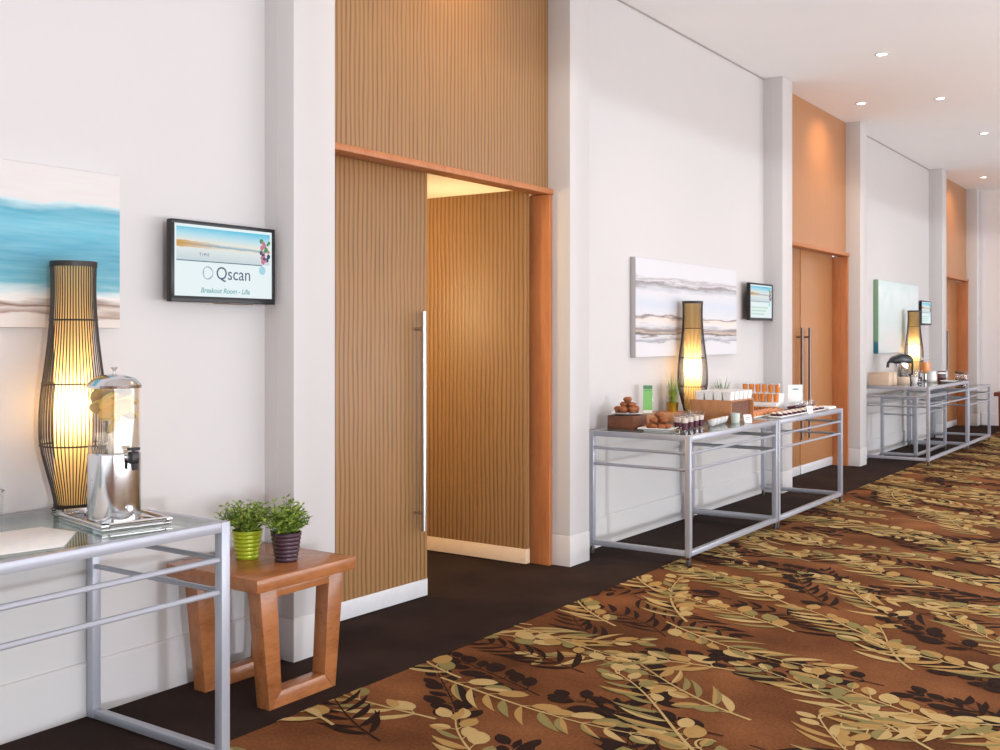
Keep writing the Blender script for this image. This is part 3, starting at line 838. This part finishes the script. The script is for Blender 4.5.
# square plate + cookies
rt = thing('square_plate', 'square white plate of cookies at the front corner of the buffet', 'plate', (.275, 6.70, T2), R(12))
b = MB(); b.box(-.085, -.085, 0, .085, .085, .008, .003)
b.build('plate_base', M['white'], rt)
MB().tube([(-.117, -.117, .019), (.117, -.117, .019), (.117, .117, .019), (-.117, .117, .019)], .004, 6, closed=True).build('plate_edge', M['white'], rt)
b = MB(); vs = []
for s, z in ((.085, .006), (.118, .019)): vs += [(-s, -s, z), (s, -s, z), (s, s, z), (-s, s, z)]
b.add(vs, [(k, (k + 1) % 4, 4 + (k + 1) % 4, 4 + k) for k in range(4)]); b.build('plate_rim', M['white'], rt, smooth=False)
rn = random.Random(5); k = 0; src = None
for z, cnt, rad in ((.032, 7, .062), (.071, 3, .038), (.109, 1, 0)):
    for q in range(cnt):
        a = 2 * PI * q / cnt + z * 30
        loc = (.275 + rad * math.cos(a), 6.70 + rad * math.sin(a), T2 + z)
        lab = ('topmost golden cookie of the heap on the square plate' if cnt == 1 else 'golden cookie in the upper layer of the heap on the square plate' if cnt == 4 else 'golden cookie lying around the base of the heap on the square plate')
        if src is None:
            src = MB().blob((0, 0, 0), (.029), (1.05, 1, .66), .22, 2, 3).build('cookie', M['muffin'], angle=80); src.location = loc
            tag(src, lab, 'cookie', 'cookies on the square plate')
        else:
            o = dup(src, loc, rn.uniform(0, 6), lab)
# sign card
def stand_sign(name, label, loc, rz, w, h, face, seed, marks):
    rt = thing(name, label, 'sign', loc, rz)
    MB().box(-w / 2, -.03, 0, w / 2, .03, .004, .001).box(-w / 2, -.003, .004, w / 2, .003, h, .001).build('acrylic_holder', M['clear'], rt)
    MB().box(-w / 2 + .004, -.0045, .008, w / 2 - .004, -.0033, h - .004).build('card', face, rt)
    for args in marks:
        MB().box(args[0], -.0052, args[1], args[2], -.0046, args[3]).build(args[4], M[args[5]], rt)
    return rt
gm = plain('mint_card', srgb(126, 186, 106), .6)
stand_sign('menu_sign', 'narrow upright green menu card left of the grass pot', (-.07, 7.22, T2 + .065), R(32), .078, .225, gm, 0,
   [(-.034, .192, .034, .216, 'card_heading', 'inkgreen'), (-.034, .012, .034, .032, 'card_footer', 'paper'), (-.03, .178, .022, .182, 'card_rule', 'inkgreen')])
# gold pot with grass
rt = thing('grass_pot', 'small brass pot of green grass to the left of the middle lamp', 'potted plant', (-.06, 7.63, T2 + .065))
MB().lathe([(.001, 0), (.04, 0), (.047, .07), (.048, .072), (.044, .072), (.042, .06), (.001, .06)], 24, cap1=False).build('pot', M['gold'], rt)
MB().lathe([(.001, .062), (.043, .062), (.043, .058), (.001, .058)], 20).build('soil', M['soil'], rt)
gb = MB(); rn = random.Random(8)
for k in range(90):
    a = rn.uniform(0, 2 * PI); r0 = rn.uniform(0, .034); lean = rn.uniform(0, .75); L = rn.uniform(.12, .27)
    p = Vector((r0 * math.cos(a), r0 * math.sin(a), .062)); d = Vector((math.cos(a) * lean * .5, math.sin(a) * lean * .5, 1)).normalized()
    sd = Vector((-math.sin(a), math.cos(a), 0)); vs = []
    for q in range(6):
        ww = .003 * (1 - q / 5.2); vs += [p - sd * ww, p + sd * ww]; p = p + d * L / 5; d = (d + Vector((math.cos(a) * .12 * lean, math.sin(a) * .12 * lean, -.08 * lean))).normalized()
    gb.add(vs, [(2 * q, 2 * q + 1, 2 * q + 3, 2 * q + 2) for q in range(5)])
gb.build('grass_blades', M['leaf'], rt, smooth=False)
# glasses
def cup(name, label, cat, loc, layers, group, rb=.019, rt_=.027, h=.095, glassm='clear'):
    rt = thing(name, label, cat, loc, 0, group)
    MB().lathe([(.001, 0), (rb, 0), (rt_, h), (rt_ - .0015, h), (rb - .001, .005), (.001, .005)], 16, cap1=False).build('glass_wall', M[glassm], rt)
    rr = lambda z: rb + (rt_ - rb) * z / h - .0025
    for nm, z0, z1, mat in layers:
        MB().lathe([(.001, z0), (rr(z0), z0), (rr(z1), z1), (.001, z1 + .002)], 14).build(nm, M[mat], rt)
    return rt
ordn = ('first', 'second', 'third', 'fourth', 'fifth', 'sixth', 'seventh', 'eighth', 'ninth', 'tenth')
src = None
for row in range(2):
    for k in range(4):
        loc = (.425 - row * .07 - k * .012, 6.80 + k * .115 + row * .03, T2)
        lab = '%s berry parfait glass from the left in the %s row' % (ordn[k], 'front' if row == 0 else 'back')
        if src is None: src = cup('parfait_glass', lab, 'dessert glass', loc, [('berry_layer', .006, .052, 'berry'), ('cream_layer', .053, .085, 'cream')], 'berry parfaits', .022, .030, .112)
        else: dup(src, loc, None, lab)
# box of white cups
bx0, bx1, by0, by1 = .092, .425, 7.63, 8.09
rt = thing('wooden_box', 'tan wooden crate with recessed dark side and white cups standing on top', 'wooden box', ((bx0 + bx1) / 2, (by0 + by1) / 2, T2))
hx, hy, hb = (bx1 - bx0) / 2, (by1 - by0) / 2, .165
b = MB().box(-hx, -hy, 0, hx, -hy + .012, hb, .002).box(-hx, hy - .012, 0, hx, hy, hb, .002).box(-hx, -hy + .012, .001, hx, hy - .012, .012, .002)
b.build('crate_walls', M['tan'], rt)
MB().box(-hx + .002, -hy + .012, .012, hx - .03, hy - .012, hb - .012).build('recessed_panel', M['walnut'], rt)
MB().box(-hx, -hy + .012, hb - .012, hx, hy - .012, hb - .001, .002).build('box_top', M['tan'], rt)
src = None; zt = T2 + hb
for i in range(4):
    for j in range(5):
        loc = (bx1 - .042 - i * .074, by0 + .05 + j * .09, zt)
        lab = ('%s white square cup from the right in the near row on the wooden crate' % ordn[i] if j == 0 else
               '%s white square cup from the near corner along the right side of the crate' % ordn[j] if i == 0 else 'white square cup in the inner rows on the wooden crate')
        if src is None:
            b = MB(); vs = []
            for s_, z in ((.028, 0), (.034, .066), (.0325, .066), (.027, .004)): vs += [(-s_, -s_ * 1.2, z), (s_, -s_ * 1.2, z), (s_, s_ * 1.2, z), (-s_, s_ * 1.2, z)]
            fs = [(3, 2, 1, 0)]
            for l in range(3): fs += [(l * 4 + k, l * 4 + (k + 1) % 4, l * 4 + 4 + (k + 1) % 4, l * 4 + 4 + k) for k in range(4)]
            fs.append((12, 13, 14, 15)); b.add(vs, fs)
            src = thing('square_cup', lab, 'cup', loc, 0, 'white cups on the wooden crate')
            b.build('cup_body', M['white'], src, smooth=False)
            MB().box(-.031, -.037, .046, .031, .037, .060).build('filling', M['cream'], src, smooth=False)
        else: dup(src, loc, None, lab)
# white tasting boats
src = None
for k in range(4):
    loc = (.455 - k * .018, 7.20 + k * .112, T2)
    lab = '%s white tasting boat from the left, before the wooden crate' % ordn[k]
    if src is None:
        src = thing('tasting_boat', lab, 'bowl', loc, R(-40), 'white tasting boats')
        vs = []; N = 18
        for rr, z in ((.010, 0), (.026, .012), (.036, .044), (.034, .044), (.024, .014), (.008, .005)):
            for q in range(N):
                a = 2 * PI * q / N; e = 1 + .15 * max(0, math.cos(a))
                vs.append((rr * math.cos(a) * e, rr * math.sin(a), z + .018 * max(0, math.cos(a)) * (rr / .05)))
        fs = [tuple(range(N - 1, -1, -1))]
        for l in range(5): fs += [(l * N + q, l * N + (q + 1) % N, l * N + N + (q + 1) % N, l * N + N + q) for q in range(N)]
        fs.append(tuple(5 * N + q for q in range(N)))
        MB().add(vs, fs).build('boat_bowl', M['white'], src)
        MB().blob((.002, 0, .042), .026, (1.1, 1, .4), .2, 2, 6).build('filling', M['salmon'], src, angle=80)
    else: dup(src, loc, R(-40 + 6 * k), lab)
# green leaf garnish under parfaits, candle glass, card
rt = thing('candle_glass', 'small frosted candle glass at the front edge of the buffet', 'candle holder', (.47, 7.60, T2))
MB().lathe([(.001, 0), (.032, 0), (.036, .075), (.034, .075), (.03, .006), (.001, .006)], 20, cap1=False).build('glass_wall', plain('frosted_glass', srgb(196, 206, 198), .3), rt)
MB().lathe([(.001, .007), (.026, .007), (.026, .03), (.001, .032)], 16).build('candle', M['white'], rt)
def small_card(label, loc, rz):
    rt = thing('name_card', label, 'card', loc, rz)
    mt = Matrix.Rotation(R(-18), 4, 'X')
    MB().box(-.032, -.001, 0, .032, .001, .066, mat=mt).build('card_front', M['paper'], rt)
    MB().box(-.032, .0, 0, .032, .002, .066, mat=Matrix.Translation((0, .041, 0)) @ Matrix.Rotation(R(18), 4, 'X')).build('card_back', M['paper'], rt)
    MB().box(-.022, -.0016, .028, .022, -.0011, .032, mat=mt).box(-.018, -.0016, .04, .018, -.0011, .044, mat=mt).build('card_lines', M['ink'], rt)
small_card('white folded name card beside the candle glass', (.55, 7.66, T2), R(50))
small_card('white folded name card near the far front corner of the buffet', (.602, 8.93, T2), R(62))
# aloe
rt = thing('spiky_plant', 'spiky grey-green plant behind the wooden crate of cups', 'potted plant', (-.10, 8.70, T2))
MB().lathe([(.001, 0), (.035, 0), (.046, .16), (.043, .16), (.040, .14), (.001, .14)], 20, cap1=False).build('pot', M['white'], rt)
ab = MB(); rn = random.Random(12)
for k in range(16):
    a = 2 * PI * k / 16 * 2.4; lean = .25 + .75 * (k / 16); L = .16 - .03 * (k % 3)
    p = Vector((.012 * math.cos(a), .012 * math.sin(a), .14)); d = Vector((math.cos(a) * lean, math.sin(a) * lean, 1)).normalized()
    pts = []; rs = []
    for q in range(6):
        pts.append(p.copy()); rs.append(.009 * (1 - q / 5.4) + .0005); p = p + d * L / 5; d = (d + Vector((0, 0, .12))).normalized()
    ab.tube(pts, rs, 6)
ab.build('spiky_leaves', M['leafgrey'], rt)
# orange juice steps
riser('low white step carrying the nearer row of orange juice glasses', -.10, .292, 8.96, 9.085, T2, T2 + .075, M['white'], 'display stand', 'display_step')
riser('tall white step carrying the rear row of orange juice glasses', -.165, .27, 9.09, 9.22, T2, T2 + .15, M['white'], 'display stand', 'display_step')
src = None
for row, (x, y, z) in enumerate(((-.13, 9.155, T2 + .15), (-.095, 9.025, T2 + .075))):
    for k in range(6):
        loc = (x + .06 + k * .06, y, z + .0005)
        lab = '%s orange juice glass from the left on the %s step' % (ordn[k], 'tall' if row == 0 else 'low')
        if src is None: src = cup('juice_glass', lab, 'juice glass', loc, [('orange_juice', .006, .074, 'oj')], 'orange juice glasses', .022, .027, .088)
        else: dup(src, loc, None, lab)
src = None
for k in range(5):
    loc = (.06 + k * .062, 8.90, T2)
    lab = '%s apricot dessert cup from the left in front of the juice steps' % ordn[k]
    if src is None: src = cup('dessert_cup', lab, 'dessert cup', loc, [('apricot_layer', .006, .042, 'oj')], 'apricot dessert cups', .025, .029, .055)
    else: dup(src, loc, None, lab)
# tray of clear berry cups
def flat_tray(label, x0, x1, y0, y1, mat='white', name='serving_slab'):
    b = MB().box(-(x1 - x0) / 2, -(y1 - y0) / 2, 0, (x1 - x0) / 2, (y1 - y0) / 2, .012, .004)
    o = b.build(name, M[mat]); o.location = ((x0 + x1) / 2, (y0 + y1) / 2, T2); return tag(o, label, 'serving slab')
flat_tray('dark slab under the double row of berry dessert cups', .30, .465, 9.10, 9.60, 'walnut')
src = None
for row in range(2):
    for k in range(7):
        loc = (.425 - row * .08, 9.14 + k * .068, T2 + .012)
        lab = '%s berry dessert cup from the left in the %s row of the dark slab' % (ordn[k], ('front', 'back')[row])
        if src is None: src = cup('berry_cup', lab, 'dessert cup', loc, [('berry_layer', .006, .026, 'berry')], 'berry dessert cups', .02, .0235, .062)
        else: dup(src, loc, None, lab)
flat_tray('white slab of bite-size pastries right of the wooden crate', .25, .42, 8.12, 8.86, 'white')
flat_tray('white slab of dark slices near the far front edge of the buffet', .475, .58, 8.26, 9.42, 'white')
src = None; rn = random.Random(3)
for row in range(3):
    for k in range(9):
        loc = (.39 - row * .05, 8.16 + k * .082, T2 + .0175)
        lab = ('%s bite-size pastry from the left in the front row of the white slab' % ordn[k]) if row == 0 else 'bite-size pastry in the rear rows of the white slab'
        if src is None:
            src = thing('pastry', lab, 'pastry', loc, .1, 'bite-size pastries')
            MB().box(-.02, -.028, -.005, .02, .028, .012, .004).build('pastry_base', M['pastry'], src)
            MB().blob((0, 0, .014), .019, (1, 1.3, .45), .15, 2, 2).build('topping', M['salmon'], src, angle=80)
        else: dup(src, loc, rn.uniform(-.3, .3), lab)
src = None
for row in range(2):
    for k in range(10):
        loc = (.553 - row * .052, 8.33 + k * .112, T2 + .0128)
        lab = ('%s slice from the left in the front row by the table edge' % ordn[k]) if row == 0 else 'dark slice with cream in the second row by the table edge'
        if src is None:
            src = thing('cake_slice', lab, 'cake slice', loc, .2, 'cake slices by the table edge')
            MB().prism([(-.022, -.04), (.022, -.04), (.022, .04), (-.022, .04)], 0, .016, bev=.002).build('cake_base', M['jam'], src)
            MB().blob((0, 0, .019), .021, (1, 1.5, .40), .12, 2, 4).build('cream_top', M['cream'], src, angle=80)
        else: dup(src, loc, rn.uniform(-.25, .25), lab)
stand_sign('menu_sign', 'square white menu card standing at the far end of the buffet', (.215, 9.66, T2), R(40), .145, .21, M['paper'], 1,
   [(-.025, .16, .03, .17, 'card_heading', 'inkgreen')])
o = MB().box(-.07, -.13, 0, .07, .13, .022, .006, seg=3).build('napkin_stack', M['paper']); o.location = (.50, 9.60 - .03, T2); o.rotation_euler = (0, 0, .2)
tag(o, 'folded white napkins at the far end of the buffet', 'napkins'); o.location = (.53, 9.575, T2); o.rotation_euler = (0, 0, 0)
o.scale = (.85, .8, 1)
# ------------------------------------------------------------------ far buffet
src = None
for k, (x, y) in enumerate(((.03, 13.06), (.03, 13.27))):
    lab = 'beige card box at the near end of the tall far table' if k == 0 else 'beige card box just left of the coffee flask'
    rt = thing('card_box', lab, 'box', (x + .05, y, T3)); 
    MB().box(-.12, -.085, 0, .12, .085, .145, .004).build('box_body', M['carton'], rt)
    MB().box(-.123, -.088, .145, .123, .088, .157, .003).build('box_lid', M['carton'], rt)
rt = thing('coffee_flask', 'steel coffee flask with black lid and spout on the tall far table', 'coffee flask', (.16, 13.72, T3), R(34))
MB().lathe([(.001, 0), (.095, 0), (.098, .01), (.098, .075), (.09, .085), (.001, .085)], 28).build('flask_base', M['carton'], rt)
MB().lathe([(.085, .08), (.088, .085), (.088, .25), (.07, .275), (.001, .275)], 28).build('flask_body', M['chrome'], rt)
li = MB().prism([(-.16, .262), (-.12, .33), (-.02, .37), (.08, .36), (.13, .30), (.12, .258), (-.05, .250)], -.075, .075, bev=.02, mat=Matrix(((1, 0, 0, 0), (0, 0, -1, 0), (0, 1, 0, 0), (0, 0, 0, 1)))).build('pump_lid', M['black'], rt)
MB().tube([(-.13, 0, .29), (-.165, 0, .26), (-.175, 0, .20)], .018, 10).build('spout', M['black'], li)
MB().tube([(.10, 0, .30), (.135, 0, .25), (.13, 0, .12), (.09, 0, .10)], .013, 8).build('flask_handle', M['black'], rt)
src = None
for k, (x, y) in enumerate(((.30, 13.78), (.27, 13.90), (.24, 14.02))):
    lab = '%s white coffee cup to the right of the coffee flask' % ordn[k]
    if src is None:
        src = thing('coffee_cup', lab, 'cup', (x, y, T3), 0, 'coffee cups')
        MB().lathe([(.001, 0), (.025, 0), (.038, .04), (.042, .075), (.039, .075), (.035, .04), (.02, .006), (.001, .006)], 20, cap1=False).build('cup_body', M['white'], src)
        MB().tube([(.036, 0, .062), (.062, 0, .055), (.058, 0, .03), (.032, 0, .025)], .005, 6).build('cup_handle', M['white'], src)
    else: dup(src, (x, y, T3), -.6 - k * .4, lab)
src = None
for k in range(4):
    loc = (.20 - (k % 2) * .09, 14.28 + k * .095, T3)
    lab = '%s tall water glass from the left before the far lamp' % ordn[k]
    if src is None: src = cup('water_glass', lab, 'glass', loc, [('amber_drink', .006, .06, 'jam')], 'tall glasses on the far table', .03, .036, .15)
    else: dup(src, loc, None, lab)
rt = thing('milk_jug', 'white jug at the front of the tall far table', 'jug', (.36, 14.42, T3), R(-40))
MB().lathe([(.001, 0), (.055, 0), (.062, .03), (.056, .09), (.05, .115), (.056, .14), (.052, .14), (.046, .115), (.05, .09), (.055, .03), (.001, .01)], 24, cap1=False).build('jug_body', M['white'], rt)
MB().tube([(-.052, 0, .12), (-.092, 0, .11), (-.09, 0, .05), (-.058, 0, .035)], .007, 8).build('jug_handle', M['white'], rt)
rt = thing('juice_pitcher', 'clear pitcher of orange juice just right of the far lamp', 'pitcher', (.215, 14.70, T3), R(30))
MB().lathe([(.001, .10), (.06, .10), (.075, .12), (.07, .26), (.06, .30), (.066, .33), (.063, .33), (.057, .30), (.066, .26), (.07, .122), (.001, .105)], 24, cap1=False).build('pitcher_body', M['clear'], rt)
MB().lathe([(.001, 0), (.05, 0), (.02, .02), (.02, .09), (.06, .10), (.001, .10)], 20).build('pitcher_foot', M['brushed'], rt)
MB().lathe([(.001, .107), (.064, .112), (.068, .125), (.063, .25), (.001, .252)], 20).build('orange_juice', M['oj'], rt)
MB().tube([(.062, 0, .30), (.11, 0, .29), (.11, 0, .18), (.072, 0, .15)], .008, 8).build('pitcher_handle', M['clear'], rt)
# items of the low far table
src = None
for k, (x, y) in enumerate(((.50, 15.62), (.47, 15.78), (.40, 15.92))):
    lab = '%s glass jar of dark jam with brown lid from the left, far table' % ordn[k]
    if src is None:
        src = thing('jam_jar', lab, 'jar', (x, y, T4), 0, 'jam jars')
        MB().lathe([(.001, 0), (.062, 0), (.066, .012), (.066, .165), (.055, .18), (.052, .18), (.062, .16), (.062, .012), (.001, .008)], 24, cap1=False).build('jar_glass', M['clear'], src)
        MB().lathe([(.001, .009), (.061, .013), (.061, .10), (.001, .10)], 20).build('jam', M['jam'], src)
        MB().lathe([(.001, .181), (.066, .181), (.068, .186), (.066, .208), (.001, .21)], 24).build('lid', M['lidbrown'], src)
    else: dup(src, (x, y, T4), None, lab)
rt = thing('bread_basket', 'tan bread basket behind the jam jars on the low far table', 'basket', (.14, 15.75, T4))
b = MB()
for k in range(6):
    s = 1 + .06 * k
    b.tube([(.105 * s * math.cos(a * PI / 14), .19 * s * math.sin(a * PI / 14), .012 + .02 * k) for a in range(28)], .011, 6, closed=True)
b.add([(.1 * math.cos(a * PI / 14), .17 * math.sin(a * PI / 14), .004) for a in range(28)], [tuple(range(28))])
b.build('wicker_wall', M['tan'], rt)
src = None; rn = random.Random(6)
for k, (x, y, z) in enumerate(((-.02, -.105, .05), (.02, .0, .05), (-.02, .105, .05), (.0, -.055, .125), (.0, .06, .125))):
    lab = 'golden bread roll in the basket, %s' % ('lower layer' if k < 3 else 'upper layer')
    loc = (.14 + x, 15.75 + y, T4 + z)
    if src is None:
        src = MB().blob((0, 0, 0), .042, (1, 1.15, .8), .04, 2, 1).build('bread_roll', M['pastry'], angle=80); src.location = loc; tag(src, lab, 'bread roll', 'bread rolls in the basket')
    else: dup(src, loc, rn.uniform(0, 3), lab)
src = None
for k, (x, y, z, c) in enumerate(((.52, 14.80, T3, 'jam'), (.51, 14.87, T3, 'black'), (.50, 14.94, T3, 'white'), (.49, 15.01, T3, 'leafdark'), (.48, 15.08, T3, 'white'))):
    nm = ('dark red', 'black', 'first white', 'green', 'second white')[k]
    rt = thing('tea_packet', '%s upright tea packet at the end of the tall far table' % nm, 'packet', (x - .12, y, z), R(25), 'tea packets')
    MB().box(-.05, -.022, 0, .05, .022, .13, .004).build('packet_body', M[c], rt)
    MB().box(-.05, -.0235, .095, .05, .0235, .118, .001).build('packet_band', M['paper' if c != 'white' else 'ink'], rt)
rt = thing('serving_platter', 'long white platter at the front of the tall far table', 'platter', (.55, 14.50, T3), 0)
vs = []
N = 28
for r0, z in ((.7, 0), (1, .02), (.97, .022), (.68, .006)):
    vs += [(.10 * r0 * math.cos(2 * PI * q / N), .24 * r0 * math.sin(2 * PI * q / N), z) for q in range(N)]
fs = [tuple(range(N - 1, -1, -1))]
for l in range(3): fs += [(l * N + q, l * N + (q + 1) % N, l * N + N + (q + 1) % N, l * N + N + q) for q in range(N)]
fs.append(tuple(3 * N + q for q in range(N)))
MB().add(vs, fs).build('platter_body', M['white'], rt)

# ------------------------------------------------------------------ light from the place, with added fill lights
# light in the room behind the open doorway
L = bpy.data.lights.new('room_light', 'POINT'); L.energy = 105; L.color = (1, .72, .38); L.shadow_soft_size = .25
lo = bpy.data.objects.new('room_light', L); COL.objects.link(lo); lo.location = (-1.75, 4.35, 1.9)
L = bpy.data.lights.new('room_light', 'POINT'); L.energy = 42; L.color = (1, .78, .48); L.shadow_soft_size = .25  # second light, added beyond the open leaf to brighten the inner ceiling
lo = bpy.data.objects.new('room_light', L); COL.objects.link(lo); lo.location = (-1.9, 7.2, 1.9)
# low, soft daylight through the long window
L = bpy.data.lights.new('low_daylight', 'SUN'); L.energy = .92; L.angle = R(1.4); L.color = (.80, .88, 1.0)
lo = bpy.data.objects.new('low_daylight', L); COL.objects.link(lo)
lo.rotation_euler = Vector((-1, .45, -.035)).to_track_quat('-Z', 'Y').to_euler()
# sky light at the window opening
L = bpy.data.lights.new('window_sky', 'AREA'); L.shape = 'RECTANGLE'; L.size = WZ1 - WZ0; L.size_y = WY1 - WY0; L.energy = 95; L.color = (1, .92, .88)
lo = bpy.data.objects.new('window_sky', L); COL.objects.link(lo); lo.location = (XR + .3, (WY0 + WY1) / 2, (WZ0 + WZ1) / 2); lo.rotation_euler = (0, R(90), 0)
w = bpy.data.worlds.new('sky'); SC.world = w; w.use_nodes = True
w.node_tree.nodes['Background'].inputs[0].default_value = (.82, .9, 1, 1); L = bpy.data.lights.new('back_fill_light', 'AREA'); L.shape = 'RECTANGLE'; L.size = 6.7; L.size_y = 3.2; L.energy = 60; L.color = (1, .94, .88)  # area light added behind the camera to lift faces turned that way
lo = bpy.data.objects.new('back_fill_light', L); COL.objects.link(lo); lo.location = (3.65, YB - .3, 1.65); lo.rotation_euler = (R(90), 0, 0)
L = bpy.data.lights.new('ceiling_fill_light', 'AREA'); L.shape = 'RECTANGLE'; L.size = 2.5; L.size_y = WY1 - WY0; L.energy = 1420; L.color = (.95, .96, 1)  # unseen area light added low outside to brighten the ceiling
lo = bpy.data.objects.new('ceiling_fill_light', L); COL.objects.link(lo); lo.location = (XR + .8, (WY0 + WY1) / 2, .2); lo.rotation_euler = (0, R(135), 0)
w.node_tree.nodes['Background'].inputs[1].default_value = 1.0

# ------------------------------------------------------------------ camera
cam = bpy.data.cameras.new('camera'); cam.lens = 38.304; cam.sensor_width = 36; cam.shift_y = -.038; cam.clip_end = 100
co = bpy.data.objects.new('camera', cam); COL.objects.link(co); co.location = (3.56, 0, 1.5); co.rotation_euler = (PI / 2, 0, R(34.6))
SC.camera = co
SC.view_settings.view_transform = 'Standard'; SC.view_settings.look = 'None'; SC.view_settings.gamma = 1; SC.view_settings.use_curve_mapping = False
SC.view_settings.exposure = 0.0
SC.cycles.use_denoising = True
SC.cycles.max_bounces = 10; SC.cycles.transparent_max_bounces = 16; SC.cycles.sample_clamp_indirect = 10
SC.cycles.caustics_reflective = False; SC.cycles.caustics_refractive = False
